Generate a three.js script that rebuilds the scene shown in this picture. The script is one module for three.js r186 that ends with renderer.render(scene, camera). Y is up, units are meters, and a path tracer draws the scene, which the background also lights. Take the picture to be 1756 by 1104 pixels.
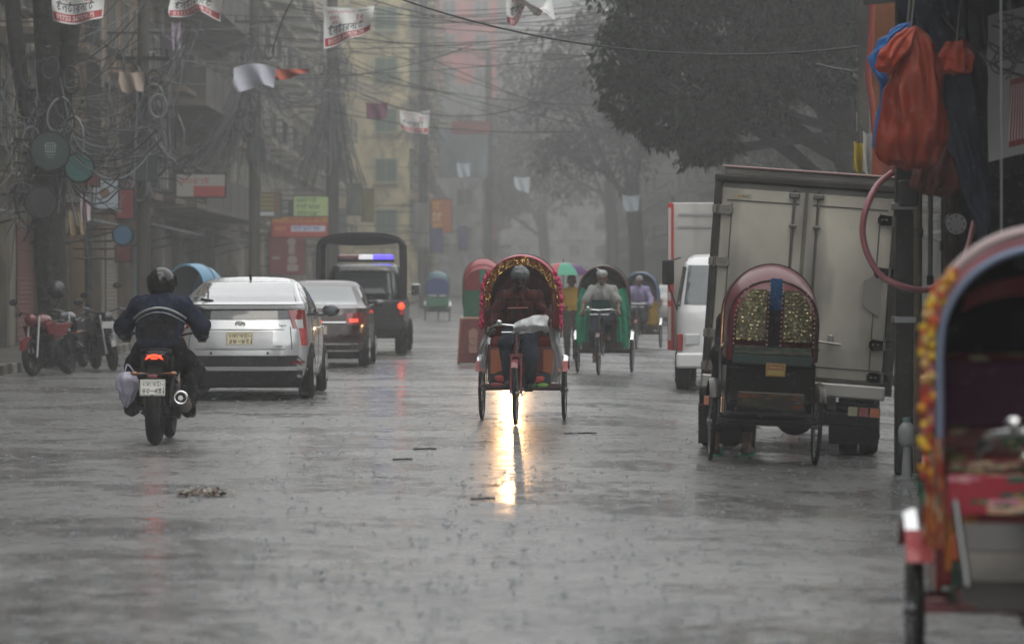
import * as THREE from 'three';
import { RoundedBoxGeometry } from 'three/addons/geometries/RoundedBoxGeometry.js';
import { MarchingCubes } from 'three/addons/objects/MarchingCubes.js';
import { mergeGeometries, mergeVertices, toCreasedNormals } from 'three/addons/utils/BufferGeometryUtils.js';
import { ImprovedNoise } from 'three/addons/math/ImprovedNoise.js';

// ---------------------------------------------------------------- camera, sky, sun, exposure
const scene = new THREE.Scene();
const FOCAL = 5600, EYE = 1.55, HORIZON = 478;            // long lens: focal length in picture pixels (1756 x 1104)
const camera = new THREE.PerspectiveCamera(2 * Math.atan(552 / FOCAL) * 180 / Math.PI, 1756 / 1104, 0.5, 900);
camera.position.set(0, EYE, 0);
camera.lookAt(0, EYE - (552 - HORIZON) * 100 / FOCAL, -100);
camera.filmGauge = 36;
camera.focus = 36;
camera.userData.fStop = 2.6;
scene.add(camera);

const SKY_W = 64, SKY_H = 32, skyData = new Float32Array(SKY_W * SKY_H * 4);
for (let r = 0; r < SKY_H; r++) {
  const up = Math.max(0, Math.sin(((r + 0.5) / SKY_H - 0.5) * Math.PI));
  const l = 0.62 * (1 + 1.1 * up) / 2.1 + 0.42;           // rain overcast: the zenith brighter than the horizon
  for (let c = 0; c < SKY_W; c++) skyData.set([l * 0.98, l * 0.99, l * 1.0, 1], (r * SKY_W + c) * 4);
}
const sky = new THREE.DataTexture(skyData, SKY_W, SKY_H, THREE.RGBAFormat, THREE.FloatType);
sky.mapping = THREE.EquirectangularReflectionMapping;
sky.magFilter = THREE.LinearFilter;
sky.needsUpdate = true;
scene.background = sky;
scene.environment = sky;

const sun = new THREE.DirectionalLight(0xfff6ea, 0.5);
sun.name = 'sun';
sun.position.set(12, 60, -20);
sun.target.position.set(0, 0, -45);
sun.shadow.radius = 60;
sun.castShadow = true;
Object.assign(sun.shadow.camera, { left: -40, right: 40, top: 60, bottom: -60, near: 1, far: 160 });
sun.shadow.mapSize.set(2048, 2048);
scene.add(sun, sun.target);

const renderer = new THREE.WebGLRenderer({ antialias: true });
renderer.setSize(1756, 1104);
renderer.toneMapping = THREE.LinearToneMapping;
renderer.toneMappingExposure = 1.78;
renderer.shadowMap.enabled = true;
scene.fog = new THREE.FogExp2(0xf0f1f0, 0.0024);

// ---------------------------------------------------------------- helpers
let seed = 20240611;
const rnd = () => { seed = (seed + 0x6d2b79f5) | 0; let t = Math.imul(seed ^ (seed >>> 15), 1 | seed); t = (t + Math.imul(t ^ (t >>> 7), 61 | t)) ^ t; return ((t ^ (t >>> 14)) >>> 0) / 4294967296; };
const rr = (a, b) => a + (b - a) * rnd();
const pick = (a) => a[Math.floor(rnd() * a.length)];
const V = (x, y, z) => new THREE.Vector3(x, y, z);
const perlin = new ImprovedNoise(), noise = (x, y = 0, z = 0) => perlin.noise(x + 11.3, y + 5.7, z + 3.1);
const fbm = (x, y, z = 0, o = 4) => { let s = 0, a = 0.5; for (let i = 0; i < o; i++) { s += a * noise(x, y, z); x *= 2.03; y *= 2.03; z *= 2.03; a *= 0.5; } return s; };
const lerp = THREE.MathUtils.lerp, clamp = THREE.MathUtils.clamp;
// a place in the street from its position in the photograph and its distance
const P = (px, py, Z) => V((px - 878) * Z / FOCAL, EYE - (py - HORIZON) * Z / FOCAL, -Z);
const roadY = (x) => x > 1.2 ? -0.045 * Math.min(x - 1.2, 4.2) : 0;   // the road falls away to the right gutter

const taken = new Map();
function numbered(name) { const n = taken.get(name) ?? 0; taken.set(name, n + 1); return n ? name + '_' + String(n).padStart(3, '0') : name; }
function tag(o, label, category, group, kind) { o.userData.label = label; if (category) o.userData.category = category; if (group) o.userData.group = group; if (kind) o.userData.kind = kind; return o; }
function thing(name, label, category, pos = [0, 0, 0], turn = 0, group) {
  const o = new THREE.Group(); o.name = numbered(name); o.position.set(...(pos.isVector3 ? pos.toArray() : pos)); o.rotation.y = turn;
  scene.add(o); return tag(o, label, category, group);
}
// geometry
function plain(g) {
  let h = g.index ? g.toNonIndexed() : g;
  for (const k of Object.keys(h.attributes)) if (!['position', 'normal', 'uv'].includes(k)) h.deleteAttribute(k);
  if (!h.attributes.normal) h.computeVertexNormals();
  if (!h.attributes.uv) h.setAttribute('uv', new THREE.BufferAttribute(new Float32Array(h.attributes.position.count * 2), 2));
  return h;
}
const merge = (list) => { list = list.flat(9).filter(Boolean); return list.length === 1 ? list[0] : mergeGeometries(list.map(plain)); };
function part(name, geometry, material, parent) {
  const m = new THREE.Mesh(Array.isArray(geometry) ? merge(geometry) : geometry, material);
  m.name = name; parent.add(m); return m;
}
function solo(name, geometry, material, label, category, group, kind) {
  const m = part(numbered(name), geometry, material, scene); return tag(m, label, category, group, kind);
}
const M4 = new THREE.Matrix4(), EU = new THREE.Euler(), QT = new THREE.Quaternion();
const place = (g, x = 0, y = 0, z = 0, rx = 0, ry = 0, rz = 0) => { QT.setFromEuler(EU.set(rx, ry, rz)); return g.applyMatrix4(M4.compose(V(x, y, z), QT, V(1, 1, 1))); };
const box = (w, h, d, x, y, z, rx, ry, rz) => place(new THREE.BoxGeometry(w, h, d), x, y, z, rx, ry, rz);
const rbox = (w, h, d, r, x, y, z, rx, ry, rz, n = 2) => place(new RoundedBoxGeometry(w, h, d, n, Math.min(r, w / 2.01, h / 2.01, d / 2.01)), x, y, z, rx, ry, rz);
const ball = (r, x, y, z, sx = 1, sy = 1, sz = 1, n = 12) => place(new THREE.SphereGeometry(r, n, Math.max(6, n * 0.7 | 0)).scale(sx, sy, sz), x, y, z);
function rod(a, b, r, r2 = r, n = 8) {
  a = a.isVector3 ? a : V(...a); b = b.isVector3 ? b : V(...b);
  const d = b.clone().sub(a), g = new THREE.CylinderGeometry(r2, r, d.length(), n);
  g.applyQuaternion(new THREE.Quaternion().setFromUnitVectors(V(0, 1, 0), d.clone().normalize()));
  const m = a.clone().add(b).multiplyScalar(0.5);
  return g.translate(m.x, m.y, m.z);
}
const tube = (pts, r, seg = 16, n = 6, closed = false) => new THREE.TubeGeometry(new THREE.CatmullRomCurve3(pts.map((p) => p.isVector3 ? p : V(...p)), closed), seg, r, n, closed);
const ring = (R, r, x, y, z, axis = 'x', n = 36, m = 10) => { const g = new THREE.TorusGeometry(R, r, m, n); if (axis === 'x') g.rotateY(Math.PI / 2); if (axis === 'y') g.rotateX(Math.PI / 2); return g.translate(x, y, z); };
const disc = (r, t, x, y, z, axis = 'x', n = 28) => { const g = new THREE.CylinderGeometry(r, r, t, n); if (axis === 'x') g.rotateZ(Math.PI / 2); if (axis === 'z') g.rotateX(Math.PI / 2); return g.translate(x, y, z); };
function shape(pts, depth, bevel = 0) {
  const s = new THREE.Shape(pts.map((p) => new THREE.Vector2(...p)));
  return new THREE.ExtrudeGeometry(s, { depth, bevelEnabled: bevel > 0, bevelSize: bevel, bevelThickness: bevel, bevelSegments: 2, curveSegments: 10 });
}
// sheet through rows of points; closed joins each row's end to its start
function loft(rows, closed = false, flip = false) {
  const n = rows.length, m = rows[0].length, pos = [], uv = [], idx = [];
  rows.forEach((row, i) => row.forEach((p, j) => { pos.push(p.x ?? p[0], p.y ?? p[1], p.z ?? p[2]); uv.push(j / (closed ? m : m - 1), i / (n - 1)); }));
  for (let i = 0; i < n - 1; i++) for (let j = 0; j < (closed ? m : m - 1); j++) {
    const a = i * m + j, b = i * m + (j + 1) % m, c = a + m, d = b + m;
    idx.push(...(flip ? [a, c, b, b, c, d] : [a, b, c, b, d, c]));
  }
  const g = new THREE.BufferGeometry();
  g.setAttribute('position', new THREE.Float32BufferAttribute(pos, 3)); g.setAttribute('uv', new THREE.Float32BufferAttribute(uv, 2)); g.setIndex(idx);
  g.computeVertexNormals(); return g;
}
// the same sheet with a thickness: the back is moved along the normals
function shell(rows, t, closed = false) {
  const a = loft(rows, closed), nrm = a.attributes.normal, m = rows[0].length;
  const back = rows.map((row, i) => row.map((p, j) => { const k = i * m + j; return V((p.x ?? p[0]) - nrm.getX(k) * t, (p.y ?? p[1]) - nrm.getY(k) * t, (p.z ?? p[2]) - nrm.getZ(k) * t); }));
  const b = loft(back, closed, true), last = rows.length - 1, rim = [loft([rows[0], back[0]], closed, true), loft([rows[last], back[last]], closed)];
  if (!closed) rim.push(loft([rows.map((r) => r[0]), back.map((r) => r[0])]), loft([rows.map((r) => r[m - 1]), back.map((r) => r[m - 1])], false, true));
  return merge([a, b, ...rim]);
}
// a table read with smooth steps: rows [key, a, b, ...]
function table(rows, k) {
  let i = 0; while (i < rows.length - 2 && k > rows[i + 1][0]) i++;
  const a = rows[i], b = rows[i + 1], t = clamp((k - a[0]) / (b[0] - a[0]), 0, 1);
  return a.slice(1).map((v, j) => v + (b[j + 1] - v) * t);
}
// uv in metres from the positions, by the way each face points
function metreUV(g, k = 1) {
  g = plain(g); const p = g.attributes.position, n = g.attributes.normal, uv = g.attributes.uv;
  for (let i = 0; i < p.count; i++) {
    const ax = Math.abs(n.getX(i)), ay = Math.abs(n.getY(i)), az = Math.abs(n.getZ(i));
    if (ax >= ay && ax >= az) uv.setXY(i, p.getZ(i) * k, p.getY(i) * k); else if (ay >= az) uv.setXY(i, p.getX(i) * k, p.getZ(i) * k); else uv.setXY(i, p.getX(i) * k, p.getY(i) * k);
  }
  return g;
}
// ---------------------------------------------------------------- materials
const S = (hex) => new THREE.Color(hex);                   // sRGB hex
const mcache = new Map();
function mat(color, roughness = 0.7, metalness = 0, extra = {}) {
  const key = JSON.stringify([color.isColor ? color.getHex() : color, roughness, metalness, Object.entries(extra).map(([k, v]) => [k, v?.uuid ?? (v?.isColor ? v.getHex() : v)])]);
  if (!mcache.has(key)) mcache.set(key, new THREE.MeshPhysicalMaterial({ color, roughness, metalness, side: THREE.DoubleSide, ...extra }));
  return mcache.get(key);
}
function grainTexture(size, f, repeat = [1, 1], srgb = false) {  // f(u, v) -> grey or [r, g, b] in 0..1
  const d = new Uint8Array(size * size * 4);
  for (let y = 0; y < size; y++) for (let x = 0; x < size; x++) {
    const v = f(x / size, y / size), c = Array.isArray(v) ? v : [v, v, v];
    for (let k = 0; k < 3; k++) d[(y * size + x) * 4 + k] = clamp(c[k], 0, 1) * 255;
    d[(y * size + x) * 4 + 3] = 255;
  }
  const t = new THREE.DataTexture(d, size, size); t.wrapS = t.wrapT = THREE.RepeatWrapping; t.magFilter = THREE.LinearFilter; t.repeat.set(...repeat);
  if (srgb) t.colorSpace = THREE.SRGBColorSpace;
  t.needsUpdate = true; return t;
}
// noise that joins at the edges of its square
const tiled = (u, v, n, o = 4, z = 0) => { const A = (a, b) => fbm(a * n, b * n, z, o), s = (t) => t; return lerp(lerp(A(u, v), A(u - 1, v), s(u)), lerp(A(u, v - 1), A(u - 1, v - 1), s(u)), s(v)); };
function canvasTexture(w, h, draw) {
  const c = document.createElement('canvas'); c.width = w; c.height = h; const g = c.getContext('2d'); draw(g, w, h);
  const t = new THREE.CanvasTexture(c); t.colorSpace = THREE.SRGBColorSpace; t.magFilter = THREE.LinearFilter; return t;
}
const grimeMap = grainTexture(512, (u, v) => { const n = tiled(u, v, 5, 5), st = tiled(u, v * 0.25, 16, 3, 4); const k = clamp(0.8 + n * 0.5 + Math.min(0, st) * 0.9, 0.2, 1); return [k, k * 0.985, k * 0.96]; }, [1 / 6, 1 / 6], true);
const fineBump = grainTexture(256, (u, v) => 0.5 + tiled(u, v, 24, 3) * 0.7, [2, 2]);
const clothBump = grainTexture(256, (u, v) => 0.5 + tiled(u, v, 6, 4, 9) * 0.8, [1, 1]);
const wall = (c, r = 0.85) => mat(c, r, 0, { map: grimeMap, bumpMap: fineBump, bumpScale: 0.006 });
const cloth = (c, extra = {}) => mat(c, 0.82, 0, { specularIntensity: 0.3, bumpMap: clothBump, bumpScale: 0.012, ...extra });
const paint = (c, r = 0.28, extra = {}) => mat(c, r, 0, { clearcoat: 0.35, clearcoatRoughness: 0.15, ...extra });
const rubber = mat(0x0f0f0f, 0.65, 0, { specularIntensity: 0.4 }), steel = mat(0x8d8f90, 0.38, 1), chrome = mat(0xd8d8d8, 0.14, 1), blackPlastic = mat(0x0e0e0f, 0.45, 0, { specularIntensity: 0.5 }), darkMetal = mat(0x1c1c1d, 0.5, 0.5, { specularIntensity: 0.5 }), rust = mat(0x3b2c25, 0.8, 0.2);
const glassDark = mat(0x14181a, 0.06, 0, { specularIntensity: 1 });
// lettering: strokes on a unit square, y down, for the script on plates and banners
const GLYPH = {
  dha: [[[.25, .15], [.2, .45], [.25, .75], [.5, .88], [.75, .7], [.6, .5], [.4, .6]]], aa: [[[.3, .15], [.3, .95]]], ka: [[[.5, .15], [.5, .95]], [[.5, .35], [.1, .58], [.5, .8]], [[.5, .4], [.85, .45], [.8, .75]]],
  ma: [[[.8, .15], [.8, .95]], [[.2, .15], [.3, .5], [.15, .68], [.35, .65], [.8, .65]]], e: [[[.55, .92], [.2, .75], [.25, .4], [.5, .25], [.5, .15]]], tta: [[[.7, .15], [.3, .3], [.2, .6], [.45, .88], [.75, .7], [.65, .5]], [[.3, .12], [.45, -.08], [.75, .1]]],
  i: [[[.7, .15], [.25, .35], [.6, .45], [.25, .6], [.45, .88], [.75, .75]], [[.35, .12], [.5, -.1], [.85, .05]]], na: [[[.8, .15], [.8, .95]], [[.8, .5], [.5, .38], [.2, .55], [.35, .72]]], ra: [[[.75, .15], [.75, .95]], [[.75, .3], [.2, .58], [.75, .8]], [[.38, .9], [.46, .95]]],
  la: [[[.85, .15], [.85, .95]], [[.15, .8], [.2, .4], [.45, .4], [.5, .75], [.55, .4], [.85, .5]]], sub: [[[.1, 1], [.5, .85], [.8, .95]]], dash: [[[.2, .55], [.8, .55]]],
  0: [[[.5, .2], [.85, .55], [.5, .9], [.15, .55], [.5, .2]]], 1: [[[.3, .2], [.75, .35], [.7, .75], [.35, .9], [.2, .62], [.5, .55]]], 2: [[[.2, .3], [.5, .15], [.75, .35], [.3, .6], [.25, .72], [.8, .9]]],
  4: [[[.2, .2], [.8, .35], [.2, .75], [.5, .92], [.8, .75], [.2, .35], [.8, .18]]], 6: [[[.25, .18], [.15, .6], [.45, .9], [.8, .65], [.55, .45], [.35, .6]], [[.55, .45], [.8, .2]]], 9: [[[.15, .5], [.5, .45], [.55, .75], [.25, .75], [.15, .5]], [[.55, .6], [.8, .2], [.85, .9]]],
};
function script(g, keys, x, y, h, color, weight = 0.1, bar = true) {
  g.strokeStyle = color; g.lineWidth = h * weight; g.lineCap = g.lineJoin = 'round';
  const x0 = x; let overlay = false;
  for (const k of keys) {
    if (k === ' ') { x += h * 0.4; continue; }
    const w = h * (k === 'aa' ? 0.4 : k === 'e' ? 0.5 : 0.78); if (k === 'sub') x -= h * 0.7;
    for (const st of GLYPH[k]) { g.beginPath(); st.forEach(([a, b], i) => i ? g.lineTo(x + a * (k === 'aa' ? h * 0.78 : w), y + b * h) : g.moveTo(x + a * (k === 'aa' ? h * 0.78 : w), y + b * h)); g.stroke(); }
    x += k === 'sub' ? h * 0.7 : w;
  }
  if (bar) { g.beginPath(); g.moveTo(x0, y + h * 0.15); g.lineTo(x, y + h * 0.15); g.stroke(); }
  return x;
}
const METRO = ['dha', 'aa', 'ka', 'aa', ' ', 'ma', 'e', 'tta', 'sub', 'aa'], INTERNET = ['i', 'na', 'tta', 'aa', 'ra', 'na', 'e', 'tta'];
function plateTexture(bg, ink, letter, digits) {
  return canvasTexture(256, 128, (g, w, h) => {
    g.fillStyle = bg; g.fillRect(0, 0, w, h); g.strokeStyle = ink; g.lineWidth = 4; g.strokeRect(4, 4, w - 8, h - 8);
    const x = script(g, METRO, 22, 14, 38, ink, 0.11); script(g, ['dash', letter], x, 14, 38, ink, 0.11, false);
    script(g, digits, 20, 62, 54, ink, 0.13, false);
  });
}
// ---------------------------------------------------------------- the street
const structure = (name, g, m) => { const o = part(numbered(name), g, m, scene); o.userData.kind = 'structure'; return o; };
structure('ground', new THREE.PlaneGeometry(120, 500).rotateX(-Math.PI / 2).translate(0, -0.35, -222), wall(0x4a4744));
const ROAD_L = -8.2, ROAD_R = 6.2;
{
  const rows = [];
  for (let i = 0; i <= 60; i++) {
    const z = 6 - 6 * i - i * i * 0.03, row = [];
    for (let j = 0; j <= 48; j++) { const x = lerp(ROAD_L, ROAD_R, j / 48); row.push(V(x, roadY(x) + 0.002 * noise(x * 0.5, z * 0.2), z)); }
    rows.push(row);
  }
  const g = loft(rows), p = g.attributes.position, uv = g.attributes.uv;
  for (let i = 0; i < p.count; i++) uv.setXY(i, p.getX(i), p.getZ(i));
  const edge = (v, w = 0.05) => THREE.MathUtils.smoothstep(v, -w, w);
  // a worn surface: lighter ground stone, darker patches and repairs with clear outlines, grit
  const colour = grainTexture(1024, (u, v) => { const a = tiled(u, v, 9, 5), b = tiled(u, v, 90, 2, 7), c = tiled(u, v, 3, 4, 3), p = edge(tiled(u, v, 5, 4, 21) - 0.13, 0.015), q = edge(tiled(u, v, 38, 3, 33) - 0.16, 0.03); const k = 0.4 + a * 0.13 + b * 0.16 + c * 0.1 - p * 0.05 - q * 0.05; return [k, k, k * 0.99]; }, [1 / 15, 1 / 15], true);
  // standing water lies smooth between rougher wet stone; drops pit it everywhere
  const gloss = grainTexture(1024, (u, v) => { const pool = edge(tiled(u, v, 6, 5, 2) + 0.03, 0.05), small = edge(tiled(u, v, 30, 3, 5) - 0.02, 0.07), c = tiled(u, v, 110, 2, 6); return clamp(0.3 + pool * 0.2 + small * 0.12 + c * 0.5, 0.12, 1); }, [1 / 13, 1 / 13]);
  const ripple = grainTexture(1024, (u, v) => 0.5 + tiled(u, v, 60, 2, 8) * 0.3 + tiled(u, v, 190, 2, 4) * 0.6, [1 / 4.3, 1 / 4.3]);
  structure('road', g, new THREE.MeshPhysicalMaterial({ map: colour, roughness: 0.58, roughnessMap: gloss, bumpMap: ripple, bumpScale: 0.0016, ior: 1.33, side: THREE.DoubleSide }));
}
structure('pavement', metreUV(box(2.6, 0.14, 380, ROAD_L - 0.12 - 1.3, 0.06, -184)), wall(0x5b5854, 0.55));
structure('verge', metreUV(box(8, 0.14, 380, ROAD_R + 0.14 + 4, -0.12, -184)), wall(0x55524e, 0.6));
{ // painted kerb stones, dark and light in turn
  const k = thing('kerb', 'low kerb of dark and pale painted blocks along the left pavement', 'kerb');
  const gs = [0, 1, 2].map((v) => rbox(0.13, 0.2, 0.47, 0.02, 0, 0, 0, 0, rr(-0.02, 0.02), rr(-0.02, 0.02)));
  const ms = [wall(0x1e1c1b, 0.5), wall(0xb0aca0, 0.5), wall(0x938f85, 0.5)];
  for (let i = 0; i < 150; i++) { const b = part('kerb_stone', gs[i % 3], i % 2 ? ms[0] : ms[1 + (i >> 1) % 2], k); b.position.set(ROAD_L - 0.05, 0.075 + rr(-0.008, 0.008), -38 - i * 0.49); }
  const far = []; for (let i = 150; i < 500; i++) far.push(box(0.13, 0.2, 0.47, ROAD_L - 0.05, 0.075, -38 - i * 0.49));
  part('kerb_stones_beyond', far, ms[2], k).userData.kind = 'stuff';
}
// ---------------------------------------------------------------- buildings
const SHUTTER_DARK = mat(0x2a3438, 0.5, 0.3);
function corrugated(w, h, n) {                             // a roller shutter: rounded slats, facing +z
  const rows = []; for (let i = 0; i <= n * 4; i++) { const z = 0.018 * Math.abs(Math.sin(i / 4 * Math.PI)); rows.push([V(-w / 2, i / (n * 4) * h, z), V(w / 2, i / (n * 4) * h, z)]); }
  return loft(rows);
}
const shutterG = corrugated(2.3, 2.6, 26), paneG = box(1.2, 1.3, 0.02, 0, 0, 0);
const frameG = merge([box(1.36, 0.08, 0.1, 0, 0.69, 0), box(1.36, 0.08, 0.1, 0, -0.69, 0), box(0.08, 1.3, 0.1, 0.64, 0, 0), box(0.08, 1.3, 0.1, -0.64, 0, 0), box(0.05, 1.3, 0.08, 0, 0, 0)]);
const grilleG = merge([...Array(9).keys()].map((i) => box(0.018, 1.34, 0.018, -0.62 + i * 0.155, 0, 0.1)).concat([...Array(7).keys()].map((i) => box(1.3, 0.018, 0.018, 0, -0.6 + i * 0.2, 0.118))));
const sillG = rbox(1.6, 0.09, 0.3, 0.02, 0, -0.78, 0.1);
const railG = (L) => merge([box(0.05, 0.06, L, 0, 1, 0), box(0.04, 0.04, L, 0, 0.12, 0), ...[...Array(Math.floor(L / 0.18)).keys()].map((i) => box(0.022, 0.9, 0.022, 0, 0.55, -L / 2 + 0.09 + i * 0.18))]);
// side: -1 left of the street (faces +x), 1 right. x is the facade, z0 the near end, z1 the far end.
function building(o) {
  const { side = -1, x, z0, z1, h, color, trim = 0x6d6862, glass = 0x10161a, shutters = [0x4d5357], first = 3.4, floor = 3.05, balcony = 0.6, label, roofline } = o;
  const f = -side, depth = 9, L = z1 - z0, b = thing('building', label, 'building', [x, 0.13, -(z0 + z1) / 2], 0, o.group);
  part('wall', metreUV(box(depth, h, L - 0.1, -f * depth / 2, h / 2, 0)), wall(color), b);
  const tm = wall(trim), gm = mat(glass, 0.12), fm = mat(o.frame ?? 0x77746c, 0.6), gr = mat(0x2b2d2d, 0.6, 0.4);
  const n = Math.floor((h - first - 0.4) / floor), bays = Math.max(2, Math.round(L / 2.9));
  for (let s = 0; s <= n; s++) {                            // storey slabs proud of the wall
    const y = first + s * floor - 0.14; part('ledge', metreUV(rbox(0.34, 0.2, L - 0.04, 0.02, f * 0.14, y, 0)), tm, b);
  }
  part('parapet', metreUV(box(0.3, 0.9, L - 0.1, f * -0.13, h + 0.4, 0)), tm, b);
  for (let k = 0; k < bays; k++) {
    const z = L / 2 - (k + 0.5) * L / bays;
    if (k % 2 === 0) part('column', metreUV(box(0.3, first - 0.3, 0.34, f * 0.152, (first - 0.3) / 2, z + L / bays / 2 - 0.2)), tm, b);
    const sh = part('shutter', shutterG, mat(shutters[k % shutters.length], 0.45, 0.35), b); sh.position.set(f * 0.03, 0.05, z); sh.rotation.y = f * Math.PI / 2;
    for (let s = 0; s < n; s++) {
      const y = first + s * floor + 1.5, bal = balcony && ((k + s * (o.stagger ?? 0)) % (o.every ?? 2) === 0);
      const w = part('window', frameG, fm, b); w.position.set(f * 0.04, y, z); w.rotation.y = f * Math.PI / 2;
      part('pane', paneG, gm, w).position.z = -0.02; part('sill', sillG, tm, w);
      if (o.grille && !bal) part('grille', grilleG, gr, w);
      if (bal) {
        const bl = L / bays * 0.94, d = 0.5 + balcony, q = part('balcony', metreUV(rbox(d, 0.16, bl, 0.02, f * (d / 2 + 0.1), first + s * floor + 0.04, z)), tm, b);
        if (o.solid) part('balcony_wall', metreUV(merge([box(0.1, 0.95, bl, f * (d + 0.04), first + s * floor + 0.6, z), box(d - 0.02, 0.95, 0.1, f * (d / 2 + 0.08), first + s * floor + 0.6, z + bl / 2 - 0.06)])), wall(o.solid), q);
        else { const r1 = railG(bl); r1.translate(f * (d + 0.03), first + s * floor + 0.1, z); const r2 = railG(d).rotateY(Math.PI / 2); r2.translate(f * (d / 2 + 0.08), first + s * floor + 0.1, z + bl / 2 - 0.05); part('railing', [r1, r2], gr, q); }
        if (o.grille && s === 0) part('grille', [...Array(Math.floor(bl / 0.16)).keys()].map((i) => box(0.02, 2, 0.02, f * (d + 0.05), first + s * floor + 1.9, z - bl / 2 + 0.08 + i * 0.16)).concat([...Array(8).keys()].map((i) => box(0.02, 0.02, bl, f * (d + 0.072), first + s * floor + 1.15 + i * 0.25, z))).concat([...Array(8).keys()].map((i) => box(0.02, 2, 0.02, f * (0.15 + i * (d - 0.1) / 8), first + s * floor + 1.9, z + bl / 2 - 0.04))), gr, q);
      }
    }
  }
  // near end wall: windows and a drain pipe
  for (let s = 0; s < n; s++) if (o.endWindows) for (const dx of [1.4, 4.4]) {
    const w = part('window', frameG, fm, b); w.position.set(-f * dx, first + s * floor + 1.5, L / 2); part('pane', paneG, gm, w).position.z = -0.02; part('sill', sillG, tm, w);
  }
  part('drain_pipe', rod([f * 0.24, 0.1, L / 2 - 0.75], [f * 0.24, h, L / 2 - 0.75], 0.06), mat(0x77736b, 0.6), b);
  const aw = part('shop_awning', metreUV(place(box(1.5, 0.05, L * 0.45), f * 0.95, first - 0.62, -L * 0.1, 0, 0, -f * 0.22)), mat(o.awning ?? 0x3c3e3e, 0.6, 0.2), b);
  part('awning_bracket', [rod([f * 0.1, first - 1.2, L * 0.1], [f * 1.6, first - 0.83, L * 0.1], 0.02), rod([f * 0.1, first - 1.2, -L * 0.3], [f * 1.6, first - 0.83, -L * 0.3], 0.02)], darkMetal, aw);
  if (o.aircon) for (let k = 0; k < 3; k++) { const a = part('air_conditioner', rbox(0.35, 0.55, 0.8, 0.03, f * 0.36, first + 0.8 + floor * (k % Math.max(1, n)), -L / 2 + 1.2 + k * L / 3.3), mat(0x8f8d86, 0.5), b); part('fan_grille', disc(0.2, 0.02, f * 0.545, first + 0.8 + floor * (k % Math.max(1, n)), -L / 2 + 1.1 + k * L / 3.3, 'x'), blackPlastic, a); }
  return b;
}
const G_L = 'buildings along the left side of the street', G_R = 'buildings along the right side of the street';
building({ x: -10.9, z0: 44, z1: 66, h: 15, color: 0x4e4942, shutters: [0x6d3b3a, 0x88857f, 0x5d5a55], balcony: 0, label: 'grimy concrete shop building, its wall colour darkened for shade, at the left edge behind the parked motorcycles', group: G_L });  // wall colour darkened for the shade of cables and awnings, besides the grime
building({ x: -10.6, z0: 66.5, z1: 78, h: 14, color: 0xa99e87, trim: 0x6a6358, grille: true, balcony: 0.6, every: 2, shutters: [0x5f564f, 0x7b4a40, 0x46545a], label: 'cream building with barred balcony windows above closed shutters', group: G_L });
building({ x: -10.2, z0: 78.5, z1: 93, h: 17, color: 0x957a5e, trim: 0x6a5d50, balcony: 0.9, stagger: 1, shutters: [0x58666c, 0x8a8378, 0x7b4f46], label: 'brown plastered building with open railed balconies behind the motorcycle rider', group: G_L, aircon: true });
building({ x: -10.4, z0: 94, z1: 116, h: 18, color: 0x5c5853, trim: 0x6a6660, solid: 0x55524e, balcony: 1.0, every: 1, shutters: [0x8f8a82, 0x64605b], label: 'grey concrete block with long solid balcony fronts above the silver car', group: G_L, awning: 0x2b2e2f });
building({ x: -10.1, z0: 117, z1: 150, h: 20, color: 0x96938c, trim: 0xa7a39a, balcony: 0.7, every: 2, stagger: 1, shutters: [0x8c3a34, 0x9a948b, 0x7a7f80], label: 'pale grey apartment block above the red and green shop boards', group: G_L, aircon: true, frame: 0xb0aca2 });
building({ x: -10.6, z0: 151, z1: 196, h: 19, color: 0xa8a090, trim: 0xb4ad9d, balcony: 0.9, every: 2, shutters: [0x77736c], label: 'sand coloured block half hidden by the cable laden pole', group: G_L });
building({ x: -6.2, z0: 197, z1: 258, h: 23, color: 0xd8cca0, trim: 0xc7bc96, frame: 0x5c7a5a, glass: 0x39503f, endWindows: true, balcony: 0.8, every: 3, shutters: [0x8b877e], label: 'cream yellow building with green framed windows standing forward of its row', group: G_L });
building({ x: -2.4, z0: 262, z1: 296, h: 17, color: 0xa3adb2, trim: 0x8b9498, endWindows: true, balcony: 0.6, every: 2, shutters: [0x8b877e], label: 'blue grey block right of the cream yellow building', group: G_L });
building({ x: -1.4, z0: 300, z1: 330, h: 32, color: 0xb04a46, trim: 0xa8978c, endWindows: true, balcony: 0.8, every: 2, shutters: [0x8b877e], label: 'faded red block rising behind the cream yellow building', group: G_L });
building({ x: -11, z0: -25, z1: 43.5, h: 17, color: 0x5a544c, balcony: 0, label: 'tall dark unseen building added beyond the left edge of the view to shade the road', group: G_L });  // unseen street front, added to darken the left road and near haze
building({ side: 1, x: 9, z0: -25, z1: 21, h: 15, color: 0x5a544c, balcony: 0, label: 'tall dark unseen building added beyond the right edge of the view to dim the near haze', group: G_R });  // unseen, added to keep skylight off the haze near the camera
building({ side: 1, x: 12, z0: 30, z1: 52, h: 5, color: 0x4b4640, balcony: 0, shutters: [0x53504c], label: 'dark shop building behind the cream box truck', group: G_R });
building({ side: 1, x: 13, z0: 53, z1: 100, h: 8, color: 0x7f7a70, balcony: 0.8, label: 'grey block behind the big leafy tree on the right', group: G_R });
building({ side: 1, x: 11, z0: 101, z1: 190, h: 13, color: 0x8d8b82, balcony: 0.8, every: 3, label: 'long pale block behind the far trees on the right', group: G_R });
building({ side: 1, x: 9.5, z0: 191, z1: 330, h: 22, color: 0x8a8f8c, balcony: 0.6, every: 4, label: 'far grey block on the right fading into the rain', group: G_R });
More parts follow.
